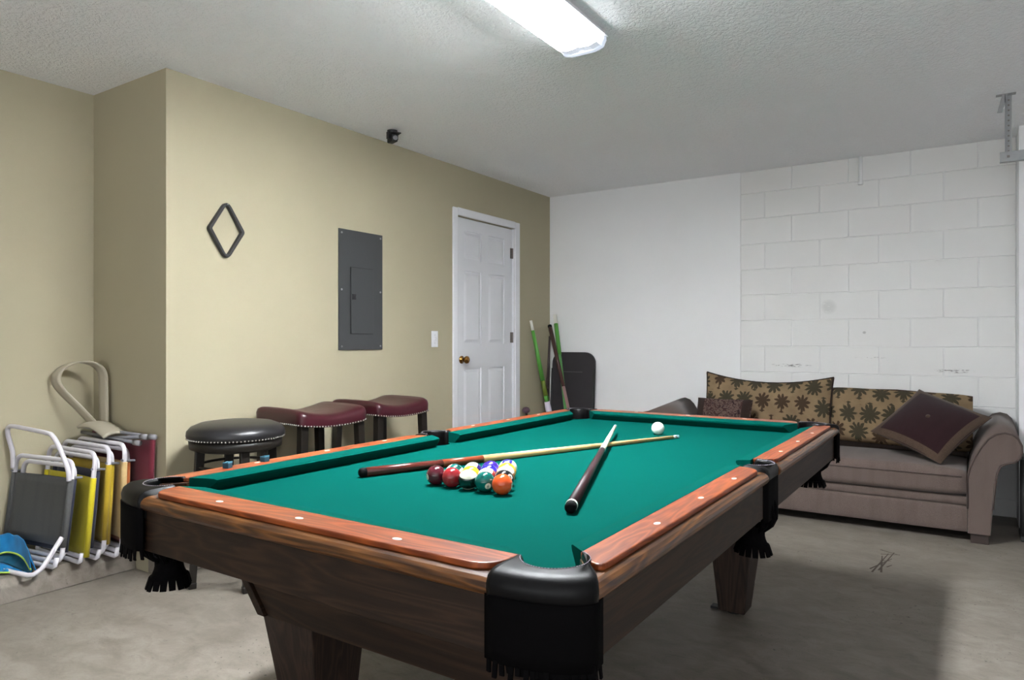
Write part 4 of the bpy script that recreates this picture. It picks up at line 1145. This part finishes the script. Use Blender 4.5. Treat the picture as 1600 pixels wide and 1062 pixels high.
# ============================================================ FOLDED CHAIRS IN THE RECESS
tubem = plain('white_painted_tube', (212, 208, 214), 0.06, rough=0.35, scale=30)
greytube = plain('grey_steel_tube', (128, 128, 134), 0.08, rough=0.35, metal=0.3)
def sling(name, rgb): return fabric(name, tuple(int(v * 0.86) for v in rgb), rgb, 500)
Zl = 0.10
def uloop(x0, x1, z0, z1, r_, y=0.0, lean=0.0):
    P = rrect(x0, x1, z0, z1, r_, 5)
    return [(x, y + lean * (z - z0), z) for x, z in P]
def beach_chair(label, loc, rz, lean, fab, fab2=None, w_=0.46, h_=0.50, handle=False, sleeve=False, splay=0.0):
    """folded beach chair: local x runs back into the recess (right edge at 0), y is the stacking direction"""
    t = thing('folding_chair', label, 'chair', loc, rz, None)
    r_ = 0.011
    o = obj('back_frame', TB(uloop(-w_, 0, 0.03, h_, 0.045, 0, lean), r_, 8, True), tubem, t, smooth=True)
    o2 = obj('seat_frame', TB(uloop(-w_ + 0.03, -0.018, 0.045, h_ - 0.03, 0.04, 0.025, lean), r_, 8, True), tubem, t, smooth=True)
    # slings wrapped round the side tubes
    def sl(nm, xa, xb, za, zb, y, mt):
        bm = bmesh.new()
        def f(u, v):
            a = u; x = xa + (xb - xa) * a; z = za + (zb - za) * v
            sag_ = 0.010 * math.sin(PI * a)
            return (x, y + lean * (z - 0.03) + sag_, z)
        surf(bm, f, 10, 8)
        q = obj(nm, bm, mt, t, smooth=True, solid=0.004)
        for x in (xa, xb): obj('sleeve', TB([(x, y + lean * (za - 0.03), za), (x, y + lean * (zb - 0.03), zb)], r_ + 0.0025, 10), mt, q, smooth=True)
    sl('back_sling', -w_, 0.0, 0.10 if not sleeve else 0.035, h_ - (0.085 if not sleeve else 0.12), 0, fab)
    sl('seat_sling', -w_ + 0.03, -0.018, 0.07, h_ - 0.09, 0.025, fab2 or fab)
    # legs
    obj('leg_frame', TB([(-w_ + 0.015, -0.012, 0.055), (-w_ + 0.015, -0.020, 0.02), (-w_ + 0.03, -0.020, 0.012), (-0.03, -0.020, 0.012), (-0.012, -0.020, 0.02), (-0.012, -0.012, 0.055)], r_, 8), tubem, t, smooth=True)
    for x in (-w_ - 0.001, 0.001):
        bm = bmesh.new(); tube(bm, [(x, lean * (h_ - 0.11) - 0.016, h_ - 0.075), (x, lean * (h_ - 0.11) + 0.05, h_ - 0.085)], 0.006, 8)
        obj('rivet', bm, greytube, t)
    if handle:
        hy = lean * h_
        obj('arm_loop', TB(catmull([(0.004, hy - 0.03, h_ - 0.09), (0.002, hy - 0.035, h_ - 0.03), (-0.045, hy - 0.045, h_ + 0.07), (-0.085, hy - 0.05, h_ + 0.12), (-0.13, hy - 0.05, h_ + 0.133), (-0.28, hy - 0.05, h_ + 0.145), (-w_ + 0.04, hy - 0.05, h_ + 0.152), (-w_ + 0.005, hy - 0.05, h_ + 0.138), (-w_ + 0.004, hy - 0.048, h_ + 0.10), (-w_ + 0.016, hy - 0.035, h_ + 0.02), (-w_ + 0.012, hy - 0.03, h_ - 0.06)], 5), r_, 8), tubem, t, smooth=True)
        bm = bmesh.new(); tube(bm, [(0.004, -0.01 + lean * 0.1, 0.15), (0.004, -0.09, 0.03), (0.0, -0.125, 0.012), (-0.02, -0.14, 0.011), (-w_, -0.14, 0.011)], r_, 8)
        obj('front_leg', bm, tubem, t, smooth=True)
    return t
grey_f = sling('grey_sling', (92, 92, 92)); navy_f = sling('navy_sling', (52, 54, 70))
yel_f = sling('yellow_sling', (206, 190, 42)); mus_f = sling('mustard_sling', (178, 150, 44)); ora_f = sling('rust_sling', (168, 96, 52)); cre_f = sling('cream_sling', (200, 172, 120))
beach_chair('grey sling folding chair at the front of the stack, arm loop raised', (-3.585, 1.575, Zl), math.radians(9), 0.13, grey_f, navy_f, 0.44, 0.50, True)
beach_chair('bright yellow folding chair second in the stack, behind the grey one', (-3.56, 1.675, Zl), math.radians(2), 0.09, yel_f, navy_f, 0.44, 0.53, False, True)
beach_chair('mustard yellow folding chair third in the stack', (-3.555, 1.752, Zl), math.radians(1), 0.06, mus_f, mus_f, 0.45, 0.55)
beach_chair('rust and cream folding chair at the back of the stack', (-3.515, 1.820, Zl), 0, 0.03, cre_f, ora_f, 0.47, 0.56)
# maroon camp chair folded against the jog wall
mc = thing('camp_chair', 'folded maroon fabric camp chair with grey poles against the wall', 'chair', (-3.70, 1.912, Zl))
bm = bmesh.new()
def fm(u, v):
    x = -0.30 + 0.60 * u; z = 0.03 + 0.555 * v
    return (x, 0.004 + 0.006 * math.sin(9 * x + 4 * v) + 0.003 * math.sin(23 * x), z - 0.02 * math.sin(PI * u) * v)
surf(bm, fm, 20, 8)
obj('fabric', bm, sling('maroon_canvas', (112, 40, 54)), mc, smooth=True, solid=0.016)
for (a, b_, rr_) in (((-0.32, -0.045, 0.55), (0.285, -0.03, 0.600), 0.009), ((-0.33, -0.03, 0.610), (0.335, -0.015, 0.602), 0.009), ((-0.30, -0.05, 0.585), (0.255, -0.048, 0.570), 0.009)):
    obj('pole', TB([a, b_], rr_, 8), greytube, mc, smooth=True)
for e in ((0.285, -0.03, 0.600), (0.335, -0.015, 0.602), (0.255, -0.048, 0.570)):
    obj('pole_end', TB([(e[0] - 0.035, e[1], e[2]), (e[0] + 0.012, e[1], e[2])], 0.014, 8), M['greyplastic'], mc, smooth=True)
# beige strap loop on a curved base, resting on the chairs
bl = thing('beige_loop', 'beige strap bent into a teardrop loop above the folded chairs', 'strap', (-3.86, 1.83, 0.715))
bei = plain('beige_band', (168, 160, 142), 0.06, rough=0.6)
ctrl = [(-0.02, 0.03, 0.0), (-0.08, -0.03, 0.10), (-0.135, -0.095, 0.20), (-0.15, -0.115, 0.26), (-0.138, -0.09, 0.315), (-0.10, -0.03, 0.345), (-0.065, 0.03, 0.335), (-0.045, 0.065, 0.29), (-0.040, 0.07, 0.20), (-0.035, 0.07, 0.0)]
cp = catmull(ctrl); wd = Vector((0.062, 0.015, 0.006))
bm = bmesh.new(); surf(bm, lambda u, v: tuple(cp[int(round(u * (len(cp) - 1)))] + wd * v), len(cp) - 1, 3)
obj('band', bm, bei, bl, smooth=True, solid=0.008)
bm = bmesh.new()
surf(bm, lambda u, v: (-0.06 + 0.27 * u, -0.03 + 0.12 * v, 0.0 + 0.035 * math.sin(PI * (0.25 + 0.70 * u)) - 0.02 * (2 * v - 1) ** 2 - 0.03 * max(0, u - .5)), 16, 6)
obj('curved_base', bm, bei, bl, smooth=True, solid=0.012)

# blue swim shorts / cloth with lime piping on the ledge
bluem = fabric('royal_blue_cloth', (14, 92, 142), (24, 122, 178), 600); limem = plain('lime_piping', (176, 208, 88), 0.08, rough=0.6); teal_in = fabric('teal_lining', (10, 66, 92), (16, 84, 110), 600)
bc = thing('blue_garment', 'crumpled blue garment with lime piping lying in front of the grey chair', 'clothing', (-3.70, 1.40, Zl))
G0 = Vector((-3.70, 1.40, Zl))
def W(P): return [Vector(p) - G0 for p in P]
ridge = W([(-3.96, 1.40, .215), (-3.93, 1.47, .235), (-3.86, 1.50, .235), (-3.73, 1.49, .21), (-3.62, 1.46, .17)])
back_ = W([(-3.97, 1.46, .11), (-3.95, 1.52, .12), (-3.87, 1.535, .12), (-3.73, 1.515, .12), (-3.61, 1.48, .115)])
uh = W([(-3.87, 1.385, .150), (-3.84, 1.44, .170), (-3.78, 1.465, .168), (-3.70, 1.468, .155), (-3.605, 1.455, .128)])
mid_ = W([(-3.86, 1.375, .135), (-3.80, 1.405, .138), (-3.75, 1.43, .125), (-3.68, 1.44, .115), (-3.60, 1.445, .108)])
lh = W([(-3.80, 1.30, .125), (-3.76, 1.335, .122), (-3.715, 1.38, .114), (-3.69, 1.42, .110), (-3.685, 1.45, .108)])
def rowc(P): return catmull(P, 8)
def loft(rows, n=32, m=6, wr=0.004):
    rs = [rowc(r) for r in rows]
    def f(u, v):
        k = v * (len(rs) - 1); i = min(int(k), len(rs) - 2); t = k - i; t = t * t * (3 - 2 * t)
        j = u * (len(rs[0]) - 1); j0 = min(int(j), len(rs[0]) - 2); q = j - j0
        p = rs[i][j0].lerp(rs[i][j0 + 1], q).lerp(rs[i + 1][j0].lerp(rs[i + 1][j0 + 1], q), t)
        e = math.sin(PI * v) * wr
        return tuple(p + Vector((0, 0, e * (math.sin(19 * u + 5 * v) + 0.6 * math.sin(37 * u - 9 * v)))))
    bm = bmesh.new(); surf(bm, f, n, m * (len(rs) - 1)); return bm
obj('cloth', loft([back_, ridge, uh]), bluem, bc, smooth=True, solid=0.004)
obj('lower_fold', loft([mid_, lh], wr=0.006), bluem, bc, smooth=True, solid=0.004)
obj('piping', TB(rowc(uh), 0.0045, 6), limem, bc, smooth=True)
obj('leg_hem', TB(rowc([uh[0], mid_[0] + Vector((-.01, -.02, .0)), lh[0] + Vector((-.07, -.0, .01))] ) + rowc(lh), 0.0045, 6), limem, bc, smooth=True)
obj('lining', loft([[p + Vector((-.01, .012, -.004)) for p in mid_], [p + Vector((-.02, .02, -.006)) for p in uh]], wr=0.002), teal_in, bc, smooth=True, solid=0.003)
# clear tub sliver at the left edge
tb = thing('clear_tub', 'pale translucent plastic tub at the left edge behind the blue garment', 'tub', (-3.965, 1.285, Zl))
bm = bmesh.new(); frustum(bm, [(-0.05, -0.14, 0), (0.05, -0.14, 0), (0.05, 0.06, 0), (-0.05, 0.06, 0)], [(-0.06, -0.16, 0.26), (0.06, -0.16, 0.26), (0.06, 0.075, 0.26), (-0.06, 0.075, 0.26)])
obj('tub', bm, plain('cloudy_plastic', (120, 114, 110), 0.08, rough=0.4), tb, bevel=0.015)
obj('lid', BM((-0.065, 0.065, -0.165, 0.08, 0.260, 0.274)), plain('cloudy_lid', (130, 126, 124), 0.05, rough=0.4), tb, bevel=0.006)
